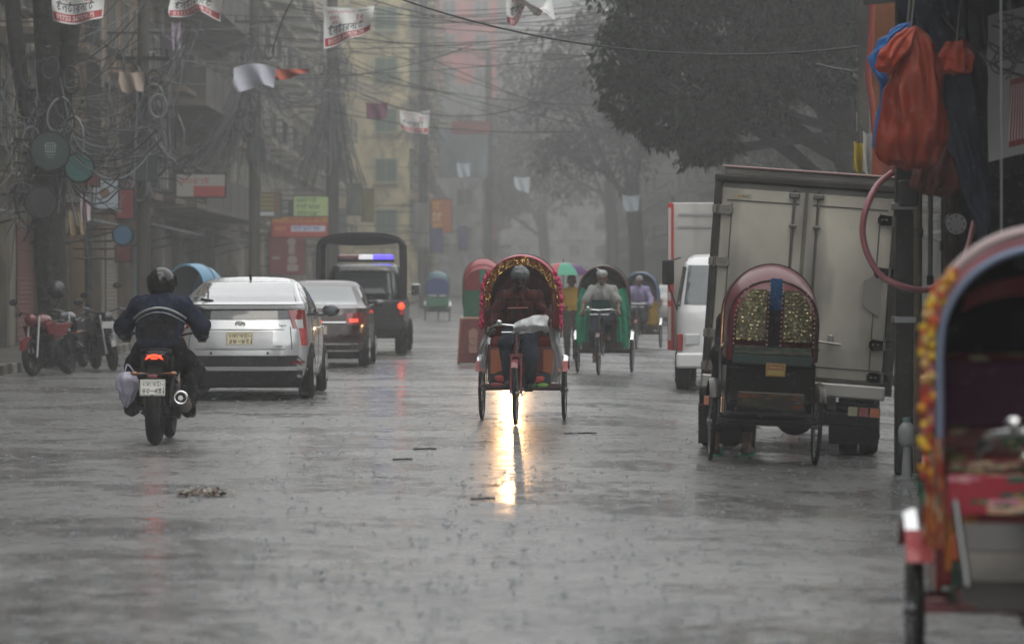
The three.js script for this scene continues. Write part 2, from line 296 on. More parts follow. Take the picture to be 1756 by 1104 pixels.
{ // the end of the street
  const b = building({ side: 1, x: 0, z0: -14, z1: 16, h: 46, color: 0x8c928f, trim: 0x9aa09c, balcony: 0.6, every: 2, endWindows: false, label: 'tall grey tower closing the end of the street in the haze' });
  b.position.set(6, 0, -392); b.rotation.y = Math.PI / 2;
  const c = building({ side: 1, x: 0, z0: -13, z1: 13, h: 44, color: 0x7d8a80, trim: 0x8f9a92, balcony: 0.6, every: 3, label: 'lower green grey block beside the tower at the end of the street' });
  c.position.set(-21, 0, -385); c.rotation.y = Math.PI / 2;
}
// ---------------------------------------------------------------- trees
const leafMat = (c) => mat(c, 0.6, 0, { transmission: 0.35, thickness: 0, specularIntensity: 0.35 });
// smaller clumps pushed out of a crown so that its outline breaks up
const ragged = (blobs, n, k = 0.45) => blobs.concat(blobs.flatMap((q) => [...Array(n).keys()].map(() => { const a = rr(0, 6.283), e = rr(-0.9, 0.6), c = Math.cos(e); return [q[0] + Math.cos(a) * c * q[3] * 1.02, q[1] + Math.sin(e) * q[4] * 1.05, q[2] + Math.sin(a) * c * q[5] * 1.02, q[3] * k * rr(0.5, 1), q[4] * k * rr(0.4, 0.9), q[5] * k * rr(0.5, 1)]; })));
function leafCrown(blobs, count, size, droop = 0.5) {      // blobs: [x, y, z, rx, ry, rz]; leaves lie in the outer part of each
  const pos = [], nor = [], uv = [], a = V(0, 0, 0), b = V(0, 0, 0), n = V(0, 0, 0), c = V(0, 0, 0);
  const vol = blobs.map((q) => q[3] * q[4]), sum = vol.reduce((x, y) => x + y, 0);
  blobs.forEach((q, bi) => {
    const N = Math.round(count * vol[bi] / sum);
    for (let i = 0; i < N; i++) {
      c.set(rr(-1, 1), rr(-1, 1), rr(-1, 1)); if (c.length() > 1 || c.length() < 0.05) { i--; continue; }
      const keep = noise((q[0] + c.x * q[3]) * 1.3, (q[1] + c.y * q[4]) * 1.3, (q[2] + c.z * q[5]) * 1.3); if (keep < -0.06 && rnd() < 0.9) continue;
      c.multiplyScalar(Math.pow(c.length(), -0.45)).multiply(V(q[3], q[4], q[5])).add(V(q[0], q[1], q[2]));
      n.set(rr(-1, 1), rr(-0.2, 1.4), rr(-1, 1)).normalize(); a.set(rr(-1, 1), -droop + rr(-0.5, 0.3), rr(-1, 1)); a.addScaledVector(n, -a.dot(n)).normalize(); b.crossVectors(n, a);
      const L = size * rr(0.7, 1.5), W = L * 0.19;
      const p = [c, c.clone().addScaledVector(a, L * 0.45).addScaledVector(b, W), c.clone().addScaledVector(a, L), c.clone().addScaledVector(a, L * 0.45).addScaledVector(b, -W)];
      p[2].y -= L * 0.12;
      for (const k of [0, 1, 2, 0, 2, 3]) { pos.push(p[k].x, p[k].y, p[k].z); nor.push(n.x, n.y, n.z); uv.push(0, 0); }
    }
  });
  const g = new THREE.BufferGeometry(); g.setAttribute('position', new THREE.Float32BufferAttribute(pos, 3)); g.setAttribute('normal', new THREE.Float32BufferAttribute(nor, 3)); g.setAttribute('uv', new THREE.Float32BufferAttribute(uv, 2));
  return g;
}
const bark = mat(0x1e1a17, 0.8, 0, { map: grimeMap, bumpMap: clothBump, bumpScale: 0.05 });
function tree(label, base, trunkH, r, blobs, leaves, size, colors, group, name = 'leafy_tree') {
  const t = thing(name, label, 'tree', base, 0, group);
  const g = [tube([V(0, -0.1, 0), V(r * 0.4, trunkH * 0.4, 0), V(-r * 0.3, trunkH, r * 0.3)], r, 10, 9)];
  blobs.forEach((q, i) => { const from = V(-r * 0.3 * (i % 2), trunkH * (0.7 + 0.3 * (i % 3) / 2), 0), to = V(q[0], q[1], q[2]); g.push(tube([from, from.clone().lerp(to, 0.5).add(V(rr(-0.3, 0.3), rr(0, 0.5), rr(-0.3, 0.3))), to], r * 0.32, 8, 6)); for (let k = 0; k < 3; k++) { const e = V(q[0] + rr(-0.8, 0.8) * q[3], q[1] + rr(-0.7, 0.6) * q[4], q[2] + rr(-0.8, 0.8) * q[5]); g.push(tube([from.clone().lerp(to, 0.6), to.clone().lerp(e, 0.4).add(V(0, 0.2, 0)), e], r * 0.11, 6, 5)); } });
  part('trunk', metreUV(merge(g)), bark, t);
  colors.forEach((c, i) => { const cr = part('crown', leafCrown(ragged(blobs, 3), leaves / colors.length, size), leafMat(c), t); cr.userData.kind = 'stuff'; });
  return t;
}
const GREENS = [0x2f5a22, 0x5a8238, 0x1d3a17, 0x456a26], GT = 'trees along the street';
{ // the big tree over the right side of the street, about 66 m away
  const Z = 66, base = V(6.9, -0.1, -Z), q = (px, py, rx, ry, rz, dz = 0) => { const p = P(px, py, Z + dz); return [p.x - base.x, p.y - base.y, -dz, rx, ry, rz]; };
  tree('big dark leafy tree hanging over the right side of the street', base, 4.6, 0.3, [q(1075, 90, 0.75, 0.75, 1.2), q(1090, 165, 0.75, 0.65, 1), q(1150, 30, 1.1, 0.9, 1.6, 1), q(1180, 130, 1.1, 0.95, 1.5), q(1135, 205, 0.6, 0.62, 0.9), q(1215, 225, 0.75, 0.6, 1, -1), q(1270, 60, 1.2, 1.1, 1.8, 1), q(1290, 175, 1, 0.6, 1.3), q(1370, 40, 1.3, 1.1, 1.8), q(1385, 130, 1, 0.6, 1.2, 2), q(1450, 80, 1.1, 1.2, 1.5), q(1150, -60, 1.6, 1, 2), q(1330, -70, 2, 1.1, 2.4), q(1480, -30, 1.6, 1.2, 2), q(1195, 265, 0.35, 0.28, 0.5)], 60000, 0.17, GREENS, GT);
}
tree('lighter green tree showing under the branches behind the box truck', V(9.2, 0, -108), 3.2, 0.22, [[-0.9, 5.2, 0, 1.5, 1.3, 1.5], [0.6, 5.8, 0, 1.7, 1.6, 1.6], [-0.3, 7.4, 0, 2.4, 1.7, 2], [1.9, 4.8, 0, 1.3, 1.2, 1.3], [-1.9, 6.6, 0, 1.2, 1.2, 1.2]], 9000, 0.2, [0x5f7d38, 0x4a6a30], GT);
tree('small bright green tree growing between the left hand buildings', V(-10.1, 0.13, -77.6), 3.8, 0.1, [[0.1, 5.0, 0.2, 0.42, 0.62, 0.5], [0.2, 5.6, 0.3, 0.34, 0.5, 0.4], [0.1, 4.5, 0.4, 0.4, 0.4, 0.4]], 2600, 0.12, [0x7d8f3c, 0x67793a], GT, 'small_tree');
// dim trees down the street
tree('hazy tree hanging over the road in the middle distance', V(5.6, 0, -150), 6, 0.35, [[-2.6, 9.5, 0, 2.4, 2.2, 2.4], [-1, 11.8, 0, 3, 2.4, 2.6], [0.8, 9.2, 0, 2.2, 1.8, 2.2], [1.6, 12.6, 0, 3, 2.4, 2.6], [-3.4, 7.4, 0, 1.4, 1.2, 1.4], [-0.4, 7.0, 0, 1.6, 1.0, 1.5]], 12000, 0.3, [0x35442a, 0x40502f], GT);
tree('tall hazy tree far down on the right of the street', V(6.5, 0, -215), 8, 0.4, [[-3, 12, 0, 3.4, 3, 3], [0, 15, 0, 4, 3.6, 3.6], [-4.6, 15.5, 0, 2.8, 2.8, 2.8], [2.6, 11.6, 0, 3, 2.4, 2.6], [-3.4, 8.6, 0, 2.2, 1.6, 2], [1, 19, 0, 3.6, 2.6, 3]], 12000, 0.42, [0x35442a, 0x43542f], GT);
tree('faint tree in the haze left of the far road', V(-3.8, 0, -275), 6, 0.4, [[0.6, 9, 0, 2.6, 2.6, 2.6], [1.5, 12, 0, 3.2, 3, 3], [-1, 7, 0, 2.2, 1.8, 2], [3.4, 8.5, 0, 2, 1.7, 2], [3.8, 14.5, 0, 2.6, 2.6, 2.6]], 8000, 0.5, [0x3d4a2f], GT);
tree('broad faint tree closing the street in the haze', V(3, 0, -318), 8, 0.5, [[-3.5, 14, 0, 4.5, 4, 4], [1.5, 17, 0, 5, 4.4, 4], [5, 12, 0, 4, 3.4, 3.6], [-6, 9, 0, 3, 2.6, 3], [0, 10.5, 0, 3.4, 2.6, 3], [-1.5, 21, 0, 4.4, 3, 3.6]], 10000, 0.6, [0x3d4a2f, 0x47573a], GT);
{ // old trunk on the left pavement wrapped in cables
  const b = P(84, 560, 57), t = thing('tree_trunk', 'thick dark leaning trunk on the left pavement behind the parked motorcycles', 'tree', [b.x, 0.12, -57]);
  part('trunk', metreUV(merge([tube([V(0.18, -0.1, 0), V(0.08, 0.8, 0), V(0, 2.2, 0), V(0.06, 4.2, 0), V(-0.05, 7.2, 0)], 0.28, 20, 12), tube([V(0.1, 3.0, 0), V(0.26, 4.6, 0.1), V(0.5, 6.2, 0.2), V(0.8, 7.6, 0.2)], 0.15, 12, 9), tube([V(-0.1, 3.2, 0), V(-0.5, 5, 0), V(-0.75, 7.5, 0)], 0.14, 12, 9)])), bark, t);
  part('crown', leafCrown([[0.3, 8.3, 0, 1.6, 0.8, 1.2], [-0.8, 8.2, 0, 1, 0.8, 1]], 5000, 0.16), leafMat(GREENS[0]), t).userData.kind = 'stuff';
}
// ---------------------------------------------------------------- people
// bones: {a, b, r, q} tapered capsules, or {c, e} ellipsoids; joined with a smooth minimum and meshed
function sdfGeometry(bones, res, k = 0.03, wobble = 0, wf = 9) {
  const lo = V(1e9, 1e9, 1e9), hi = V(-1e9, -1e9, -1e9);
  for (const s of bones) for (const [p, r] of s.c ? [[s.c, Math.max(...s.e)]] : [[s.a, s.r], [s.b, s.q]]) { lo.min(V(p.x - r, p.y - r, p.z - r)); hi.max(V(p.x + r, p.y + r, p.z + r)); }
  const pad = 0.03 + wobble; lo.subScalar(pad); hi.addScalar(pad);
  const mc = new MarchingCubes(res, undefined, false, false, 60000), half = res / 2, cen = lo.clone().add(hi).multiplyScalar(0.5), ext = hi.clone().sub(lo).multiplyScalar(0.5);
  const B = bones.map((s) => s.c ? [1, s.c.x, s.c.y, s.c.z, s.e[0], s.e[1], s.e[2], Math.min(...s.e)] : [0, s.a.x, s.a.y, s.a.z, s.b.x - s.a.x, s.b.y - s.a.y, s.b.z - s.a.z, s.r, s.q, 1 / Math.max(1e-9, s.a.distanceToSquared(s.b))]);
  for (let z = 0; z < res; z++) for (let y = 0; y < res; y++) for (let x = 0; x < res; x++) {
    const X = (x - half) / half * ext.x + cen.x, Y = (y - half) / half * ext.y + cen.y, Z = (z - half) / half * ext.z + cen.z;
    let d = 1e9;
    for (const s of B) {
      let e;
      const px = X - s[1], py = Y - s[2], pz = Z - s[3];
      if (s[0]) { const n = Math.hypot(px / s[4], py / s[5], pz / s[6]); e = (n - 1) * s[7]; } else { const t = Math.min(1, Math.max(0, (px * s[4] + py * s[5] + pz * s[6]) * s[9])); e = Math.hypot(px - t * s[4], py - t * s[5], pz - t * s[6]) - (s[7] + (s[8] - s[7]) * t); }
      const h = Math.max(k - Math.abs(d - e), 0) / k; d = Math.min(d, e) - h * h * k * 0.25;
    }
    if (wobble && d < 0.08) d += wobble * noise(X * wf, Y * wf * 0.55, Z * wf);
    mc.field[z * res * res + y * res + x] = -d;
  }
  mc.isolation = 0; mc.update();
  let g = new THREE.BufferGeometry(), p = mc.positionArray.slice(0, mc.count * 3);
  for (let i = 0; i < p.length; i += 3) { p[i] = p[i] * ext.x + cen.x; p[i + 1] = p[i + 1] * ext.y + cen.y; p[i + 2] = p[i + 2] * ext.z + cen.z; }
  g.setAttribute('position', new THREE.BufferAttribute(p, 3)); g = mergeVertices(g, 1e-4); g.computeVertexNormals();
  const n = g.attributes.normal, q = g.attributes.position; let out = 0;   // faces must look outwards
  for (let i = 0; i < q.count; i += 7) { const s = B[0]; out += n.getX(i) * (q.getX(i) - cen.x) + n.getY(i) * (q.getY(i) - cen.y) + n.getZ(i) * (q.getZ(i) - cen.z); }
  if (out < 0) { const ix = g.index.array; for (let i = 0; i < ix.length; i += 3) [ix[i], ix[i + 1]] = [ix[i + 1], ix[i]]; g.computeVertexNormals(); }
  return metreUV(g, 3);
}
const cap = (a, b, r, q = r) => ({ a, b, r, q });
// a hand closing on a bar: wrist point, way the knuckles point, way the fingers curl towards, thumb side
function handBones(w, dir, curl, side) {
  const d = dir.clone().normalize(), c = curl.clone().addScaledVector(d, -curl.dot(d)).normalize(), s = d.clone().cross(c).multiplyScalar(side), at = (f, u, v) => w.clone().addScaledVector(d, f).addScaledVector(s, u).addScaledVector(c, v), B = [];
  for (const u of [-0.026, -0.009, 0.009, 0.026]) B.push(cap(at(0, u * 0.5, 0), at(0.075, u, 0), 0.016, 0.013));
  [[-0.03, 0.8], [-0.011, 0.95], [0.01, 1], [0.03, 0.9]].forEach(([u, l]) => B.push(cap(at(0.075, u, 0), at(0.075 + 0.036 * l, u, 0.012), 0.0105, 0.01), cap(at(0.075 + 0.036 * l, u, 0.012), at(0.072 + 0.034 * l, u, 0.044), 0.01, 0.009), cap(at(0.072 + 0.034 * l, u, 0.044), at(0.055, u, 0.05), 0.009, 0.008)));
  B.push(cap(at(0.02, 0.024, 0.006), at(0.05, 0.046, 0.022), 0.013, 0.011), cap(at(0.05, 0.046, 0.022), at(0.075, 0.036, 0.04), 0.011, 0.009));
  return B;
}
const SKIN = mat(0x5a3d2c, 0.5), HAIR = mat(0x121110, 0.6);
// J: joints by name; look: [turn, tilt] of the head; wear: {shirt, trousers, sleeve: 'long' | 'short'}
function person(label, pos, turn, J, look, wear, group, res = 84) {
  const t = thing('person', label, 'person', pos, turn, group), j = {}; for (const k in J) j[k] = V(...J[k]);
  const mid = j.pelvis.clone().lerp(j.chest, 0.5), across = j.sR.clone().sub(j.sL).normalize().multiplyScalar(0.075), hx = across.clone().setLength(0.07);
  const torso = [cap(j.pelvis.clone().add(hx), j.chest.clone().add(across), 0.1, 0.115), cap(j.pelvis.clone().sub(hx), j.chest.clone().sub(across), 0.1, 0.115), cap(mid, j.chest, 0.12, 0.125), cap(j.sL, j.sR, 0.068), cap(j.chest, j.neck, 0.1, 0.06)];
  const arms = (f) => ['L', 'R'].flatMap((s) => [cap(j['s' + s], j['e' + s], 0.058, 0.046), ...(f ? [cap(j['e' + s], j['w' + s], 0.043, 0.031)] : [])]);
  const legs = ['L', 'R'].flatMap((s) => [cap(j['h' + s], j['k' + s], 0.092, 0.064), cap(j['k' + s], j['a' + s], 0.06, 0.042)]);
  const feet = ['L', 'R'].flatMap((s) => [cap(j['a' + s].clone().add(V(0, -0.02, -0.03)), j['t' + s], 0.038, 0.03), cap(j['a' + s], j['a' + s].clone().add(V(0, -0.04, -0.03)), 0.04, 0.036)]);
  const H = new THREE.Quaternion().setFromEuler(new THREE.Euler(look[1], look[0], 0, 'YXZ')), hp = (x, y, z) => V(x, y, z).applyQuaternion(H).add(j.head);
  const head = [{ c: hp(0, 0.03, -0.012), e: [0.076, 0.092, 0.094] }, cap(hp(0, -0.03, 0.02), hp(0, -0.085, 0.045), 0.062, 0.036), cap(hp(0, 0.0, 0.085), hp(0, -0.034, 0.1), 0.011, 0.016), cap(hp(-0.03, 0.028, 0.072), hp(0.03, 0.028, 0.072), 0.02), cap(hp(-0.02, -0.068, 0.075), hp(0.02, -0.068, 0.075), 0.013), { c: hp(0.08, -0.01, -0.005), e: [0.012, 0.032, 0.02] }, { c: hp(-0.08, -0.01, -0.005), e: [0.012, 0.032, 0.02] }, cap(j.neck, hp(0, -0.06, -0.02), 0.058, 0.052)];
  const bodyBones = [...torso.map((s) => ({ ...s, r: s.r - 0.014, q: s.q - 0.014 })), ...arms(true).map((s) => ({ ...s, r: s.r - 0.006, q: s.q - 0.004 })), ...legs.map((s) => ({ ...s, r: s.r - 0.012, q: s.q - 0.008 })), ...feet, cap(j.neck, j.head, 0.055)];
  const hands = ['L', 'R'].flatMap((s) => j['w' + s] && !wear.noHands ? [sdfGeometry(handBones(j['w' + s], (wear.handDir?.[s] && V(...wear.handDir[s])) || j['w' + s].clone().sub(j['e' + s]), V(...(wear.curl ?? [0, -1, 0])), s === 'L' ? 1 : -1), 44, 0.008)] : []);
  part('body', [sdfGeometry(bodyBones, res, 0.03), sdfGeometry(head, 52, 0.02), ...hands], wear.skin ?? SKIN, t);
  if (!wear.helmet) {
    for (const s of [-1, 1]) part('eye', ball(0.011, ...hp(s * 0.031, 0.008, 0.083).toArray(), 1, 0.7, 0.6, 8), mat(0x0b0a0a, 0.2), t);
    part('mouth', tube([hp(-0.022, -0.062, 0.088), hp(0, -0.064, 0.095), hp(0.022, -0.062, 0.088)], 0.004, 6, 5), mat(0x3a201c, 0.5), t);
    if (wear.hair !== false) part('hair', sdfGeometry([{ c: hp(0, 0.05, -0.022), e: [0.083, 0.088, 0.098] }], 30, 0.02, 0.006, 40), wear.hair ?? HAIR, t);
  }
  const grow = (B, d) => B.map((s) => ({ ...s, r: s.r + d, q: s.q + d }));
  const sleeves = wear.sleeve === 'short' ? ['L', 'R'].map((s) => cap(j['s' + s], j['s' + s].clone().lerp(j['e' + s], 0.78), 0.062, 0.062)) : arms(true);
  part(wear.shirtName ?? 'shirt', sdfGeometry(grow([...torso.slice(0, 4), cap(j.chest, j.chest.clone().lerp(j.neck, 0.75), 0.1, 0.075), ...sleeves], wear.loose ?? 0.012), res, 0.035, wear.folds ?? 0.02, 11), wear.shirt, t);
  const legsIn = wear.lungi ? [...legs, cap(j.hL, j.hR, 0.1)] : [...legs, cap(j.hL, j.hR, 0.1)];
  part(wear.trouserName ?? 'trousers', sdfGeometry(grow([...legsIn.map((s, i) => (wear.rolled && (i === 1 || i === 3)) ? cap(s.a, s.a.clone().lerp(s.b, 0.5), s.r, s.r) : s)], wear.baggy ?? 0.012), res, 0.03, 0.018 + (wear.baggy ? 0.015 : 0), 10), wear.trousers, t);
  if (wear.shoes) for (const s of ['L', 'R']) part('shoe', sdfGeometry([cap(j['a' + s].clone().add(V(0, -0.03, -0.04)), j['t' + s].clone().add(V(0, 0, 0.02)), 0.05, 0.042), cap(j['a' + s], j['a' + s].clone().add(V(0, -0.04, -0.02)), 0.05)], 30, 0.03), wear.shoes, t);
  return { t, hp, j };
}
// ---------------------------------------------------------------- cycle rickshaws (front towards +z, rear axle at z = 0)
const WR = 0.335;
const tyreG = ring(WR - 0.017, 0.019, 0, 0, 0, 'x', 44, 8), rimG = merge([ring(WR - 0.047, 0.011, 0, 0, 0, 'x', 40, 6)]), hubG = merge([rod([-0.045, 0, 0], [0.045, 0, 0], 0.022), disc(0.035, 0.008, 0.035, 0, 0), disc(0.035, 0.008, -0.035, 0, 0)]);
const spokeG = merge([...Array(30).keys()].map((i) => { const a = i / 30 * Math.PI * 2, b = a + (i % 4 < 2 ? 0.5 : -0.5), s = i % 2 ? 0.034 : -0.034; return rod([s, Math.cos(b) * 0.03, Math.sin(b) * 0.03], [0, Math.cos(a) * (WR - 0.05), Math.sin(a) * (WR - 0.05)], 0.0022, 0.0022, 4); }));
function cycleWheel(parent, x, y, z, turn = 0) {
  const w = part('wheel', tyreG, rubber, parent); w.position.set(x, y, z); w.rotation.y = turn;
  part('rim', rimG, steel, w); part('spokes', spokeG, steel, w); part('hub', hubG, steel, w); return w;
}
const arch = (W, top, spring, bottom, z, n = 28) => { // one hood bow, from the left foot over the top to the right foot
  const row = []; for (let i = 0; i <= 4; i++) row.push(V(-W, lerp(bottom, spring, i / 4), z)); for (let i = 1; i < n; i++) { const a = Math.PI * (1 - i / n); row.push(V(W * Math.cos(a), spring + (top - spring) * Math.pow(Math.sin(a), 0.92), z)); } for (let i = 0; i <= 4; i++) row.push(V(W, lerp(spring, bottom, i / 4), z)); return row;
};
function floralTexture(base, blooms, n, s = 256, r = [10, 30]) { return canvasTexture(s, s, (g) => { g.fillStyle = base; g.fillRect(0, 0, s, s); for (let i = 0; i < n; i++) { const x = rnd() * s, y = rnd() * s, R = rr(...r), c = pick(blooms); g.fillStyle = c; for (let k = 0; k < 5; k++) { g.beginPath(); g.ellipse(x + Math.cos(k * 1.26) * R * 0.5, y + Math.sin(k * 1.26) * R * 0.5, R * 0.45, R * 0.3, k * 1.26, 0, 7); g.fill(); } g.fillStyle = pick(blooms); g.beginPath(); g.arc(x, y, R * 0.22, 0, 7); g.fill(); } }); }
function rickshaw(label, pos, turn, o) {
  const t = thing('cycle_rickshaw', label, 'rickshaw', pos, turn, 'cycle rickshaws in the street');
  const W = o.W ?? 0.42, top = o.top ?? 1.82, body = paint(o.body ?? 0x6a1a1c, 0.4), frame = paint(o.frame ?? 0x1d1d1f, 0.45), hoodM = o.hoodMat ?? mat(o.hood ?? 0x7d1722, 0.42, 0, { clearcoat: 0.25, bumpMap: clothBump, bumpScale: 0.008 });
  // running gear
  cycleWheel(t, -0.455, WR, 0); cycleWheel(t, 0.455, WR, 0); const fw = cycleWheel(t, 0, WR, 1.42, o.steer ?? 0);
  part('axle', [rod([-0.5, WR, 0], [0.5, WR, 0], 0.016), rod([-0.44, WR + 0.035, 0.1], [0.44, WR + 0.035, 0.1], 0.022), rod([-0.44, WR + 0.035, -0.16], [0.44, WR + 0.035, -0.16], 0.02), box(0.9, 0.03, 0.06, 0, WR + 0.05, 0.5)], frame, t);
  for (const s of [-1, 1]) {
    const rows = []; for (let i = 0; i <= 14; i++) { const a = lerp(-0.95, 0.95, i / 14), R = WR + 0.045; rows.push([-1, -0.5, 0, 0.5, 1].map((u) => V(s * 0.455 + u * 0.047, WR + Math.cos(a) * (R - Math.abs(u) ** 2 * 0.02), Math.sin(a) * (R - Math.abs(u) ** 2 * 0.02)))); }
    const m = part('mudguard', shell(rows, 0.004), o.fenderMat ?? chrome, t);
    if (o.fenderTip) { const tip = []; for (let i = 0; i <= 5; i++) { const a = lerp(0.62, 1.02, i / 5), R = WR + 0.05; tip.push([-1, -0.4, 0.4, 1].map((u) => V(s * 0.455 + u * 0.051, WR + Math.cos(a) * R, Math.sin(a) * R))); } part('mudguard_flap', shell(tip, 0.004), paint(o.fenderTip, 0.5), m); }
    part('mudguard_stay', rod([s * 0.4, WR, 0], [s * 0.4, WR + 0.36, 0.06], 0.006), steel, m);
  }
  // cycle frame, fork, saddle, handlebar
  part('cycle_frame', [rod([0, 0.36, 0.78], [0, 0.88, 0.6], 0.018), rod([0, 0.8, 0.63], [0, 0.93, 1.2], 0.018), rod([0, 0.36, 0.78], [0, 0.78, 1.24], 0.019), rod([0, 0.36, 0.78], [-0.2, 0.36, 0.05], 0.016), rod([0, 0.36, 0.78], [0.2, 0.36, 0.05], 0.016), rod([0, 0.98, 1.19], [0, 0.74, 1.26], 0.026), rod([0, 0.62, 0.6], [0.3, 0.5, 0.2], 0.014), rod([0, 0.62, 0.6], [-0.3, 0.5, 0.2], 0.014)], frame, t);
  part('fork', [rod([-0.05, 0.72, 1.27], [-0.055, WR, 1.42], 0.013), rod([0.05, 0.72, 1.27], [0.055, WR, 1.42], 0.013), box(0.14, 0.03, 0.05, 0, 0.735, 1.265), rod([0, 0.98, 1.19], [0, 1.06, 1.17], 0.014)], o.forkMat ?? frame, t);
  { const rows = []; for (let i = 0; i <= 12; i++) { const a = lerp(-1.15, 0.7, i / 12), R = WR + 0.03; rows.push([-1, 0, 1].map((u) => V(u * 0.032, WR + Math.cos(a) * (R - u * u * 0.012), 1.42 + Math.sin(a) * (R - u * u * 0.012)))); } part('front_mudguard', shell(rows, 0.004), o.fenderMat ?? paint(o.body ?? 0x6a1a1c), t); }
  const hb = part('handlebar', [tube([V(-0.29, 1.0, 0.98), V(-0.27, 1.04, 1.08), V(-0.18, 1.06, 1.17), V(0, 1.05, 1.18), V(0.18, 1.06, 1.17), V(0.27, 1.04, 1.08), V(0.29, 1.0, 0.98)], 0.012, 30, 8), rod([-0.16, 0.98, 1.2], [0.16, 0.98, 1.2], 0.008)], chrome, t);
  for (const s of [-1, 1]) { part('grip', rod([s * 0.292, 0.995, 0.95], [s * 0.285, 1.02, 1.05], 0.018), blackPlastic, hb); part('brake_lever', tube([V(s * 0.25, 1.02, 1.12), V(s * 0.3, 0.98, 1.1), V(s * 0.3, 0.95, 1.0)], 0.006, 8, 5), steel, hb); }
  part('bell', ball(0.032, -0.19, 1.09, 1.17, 1, 0.75, 1, 14), chrome, hb);
  part('saddle', [ball(0.12, 0, 0.9, 0.58, 0.95, 0.36, 1.05, 14), ball(0.07, 0, 0.9, 0.72, 0.6, 0.4, 1.3, 12)], mat(0x251a14, 0.5), t);
  const [cy, cz] = o.crank ?? [0.02, 0.16];
  part('pedal_crank', [disc(0.085, 0.008, 0.03, 0.36, 0.78), rod([0.05, 0.36, 0.78], [0.05, 0.36 - cy, 0.78 - cz], 0.01), rod([-0.05, 0.36, 0.78], [-0.05, 0.36 + cy, 0.78 + cz], 0.01), rod([-0.05, 0.36, 0.78], [0.05, 0.36, 0.78], 0.018), rod([0.03, 0.44, 0.78], [0.03, 0.38, 0.02], 0.005), rod([0.03, 0.28, 0.78], [0.03, 0.3, 0.02], 0.005)], steel, t);
  for (const s of [-1, 1]) part('pedal', rbox(0.09, 0.025, 0.07, 0.01, s * 0.1, 0.36 - s * cy, 0.78 - s * cz), blackPlastic, t);
  // passenger box
  part('footboard', [rbox(0.68, 0.025, 0.5, 0.01, 0, 0.44, 0.34), box(0.68, 0.05, 0.02, 0, 0.42, 0.595)], frame, t);
  const fp = part('footboard_panel', shell([[V(-0.33, 0.39, 0.6), V(0, 0.39, 0.615), V(0.33, 0.39, 0.6)], [V(-0.33, 0.52, 0.62), V(0, 0.52, 0.635), V(0.33, 0.52, 0.62)]], 0.012), paint(o.panel ?? 0x14383c, 0.4), t);
  for (const [x, y, w, h, r, c] of o.motifs ?? []) part('painted_petal', place(new THREE.SphereGeometry(1, 14, 8).scale(w, h, 0.006), x, y, 0.618 + (y - 0.39) * 0.16 + 0.014 * (1 - Math.abs(x) * 3), 0, 0, r), paint(c, 0.45), fp);
  part('seat_box', [rbox(0.74, 0.36, 0.03, 0.01, 0, 0.62, 0.1), rbox(0.03, 0.42, 0.5, 0.01, -0.37, 0.62, -0.16), rbox(0.03, 0.42, 0.5, 0.01, 0.37, 0.62, -0.16), rbox(0.74, 0.03, 0.5, 0.01, 0, 0.44, -0.16)], o.boxMat ?? body, t);
  for (const s of [-1, 1]) part('seat_front_panel', rbox(0.12, 0.28, 0.012, 0.004, s * 0.29, 0.63, 0.125), paint(o.boxPanel ?? 0xb5561c, 0.4), t);
  part('seat', rbox(0.72, 0.13, 0.46, 0.05, 0, 0.85, -0.12, 0, 0, 0, 4), o.seatMat ?? cloth(o.seat ?? 0x7a2a22), t);
  part('backrest', rbox(0.7, 0.42, 0.1, 0.05, 0, 1.09, -0.36, -0.12, 0, 0, 4), o.seatMat ?? cloth(o.seat ?? 0x7a2a22), t);
  for (const s of [-1, 1]) part('armrest', [tube([V(s * 0.39, 0.6, 0.12), V(s * 0.4, 0.86, 0.14), V(s * 0.4, 0.98, 0.05), V(s * 0.4, 1.0, -0.3)], 0.016, 14, 7)], o.armMat ?? steel, t);
  // hood: a lofted cover on bows, with a closed back
  const st = [[0.36, top - 0.03, W - 0.01, 1.32, 1.04], [0.2, top, W, 1.34, 1.0], [-0.05, top, W, 1.34, 0.95], [-0.25, top - 0.05, W, 1.32, 0.92], [-0.4, top - 0.14, W - 0.015, 1.28, 0.9], [-0.47, top - 0.23, W - 0.05, 1.24, 0.88]];
  const bows = st.map(([z, tp, w, sp, bt]) => arch(w, tp, sp * top / 1.82, bt, z));
  part('hood', shell(bows, 0.012), hoodM, t);
  part('hood_lining', loft(bows.map((r) => r.map((p) => V(p.x * 0.955, p.y - 0.03 * (p.y > 1.2 ? 1 : 0), p.z - 0.012)))), cloth(o.lining ?? 0x4a2a1a), t);
  const last = bows[5], rp = [], N = last.length; for (let k = 0; k <= 4; k++) { const u = k / 4; rp.push(last.map((p) => V(p.x * (1 - u), lerp(p.y, 0.88, u), p.z - 0.03 * Math.sin(u * 1.57)))); }
  const back = part('hood_back', shell(rp, 0.01), o.backMat ?? hoodM, t);
  part('hood_bow', [0, 2, 4].map((i) => tube(bows[i].filter((_, k) => k % 2 === 0), 0.011, 40, 6)), mat(o.bow ?? 0x35241c, 0.6), t);
  part('rear_panel', [rbox(0.76, 0.36, 0.02, 0.008, 0, 0.7, -0.42), rbox(0.7, 0.04, 0.03, 0.01, 0, 0.885, -0.46)], o.rearMat ?? body, t);
  part('hood_edge_trim', tube(bows[0].filter((_, k) => k % 2 === 0), 0.017, 60, 7), o.edgeMat ?? mat(o.edge ?? 0x8c2432, 0.5), t);
  return { t, bows, back, fw, hb, fp };
}
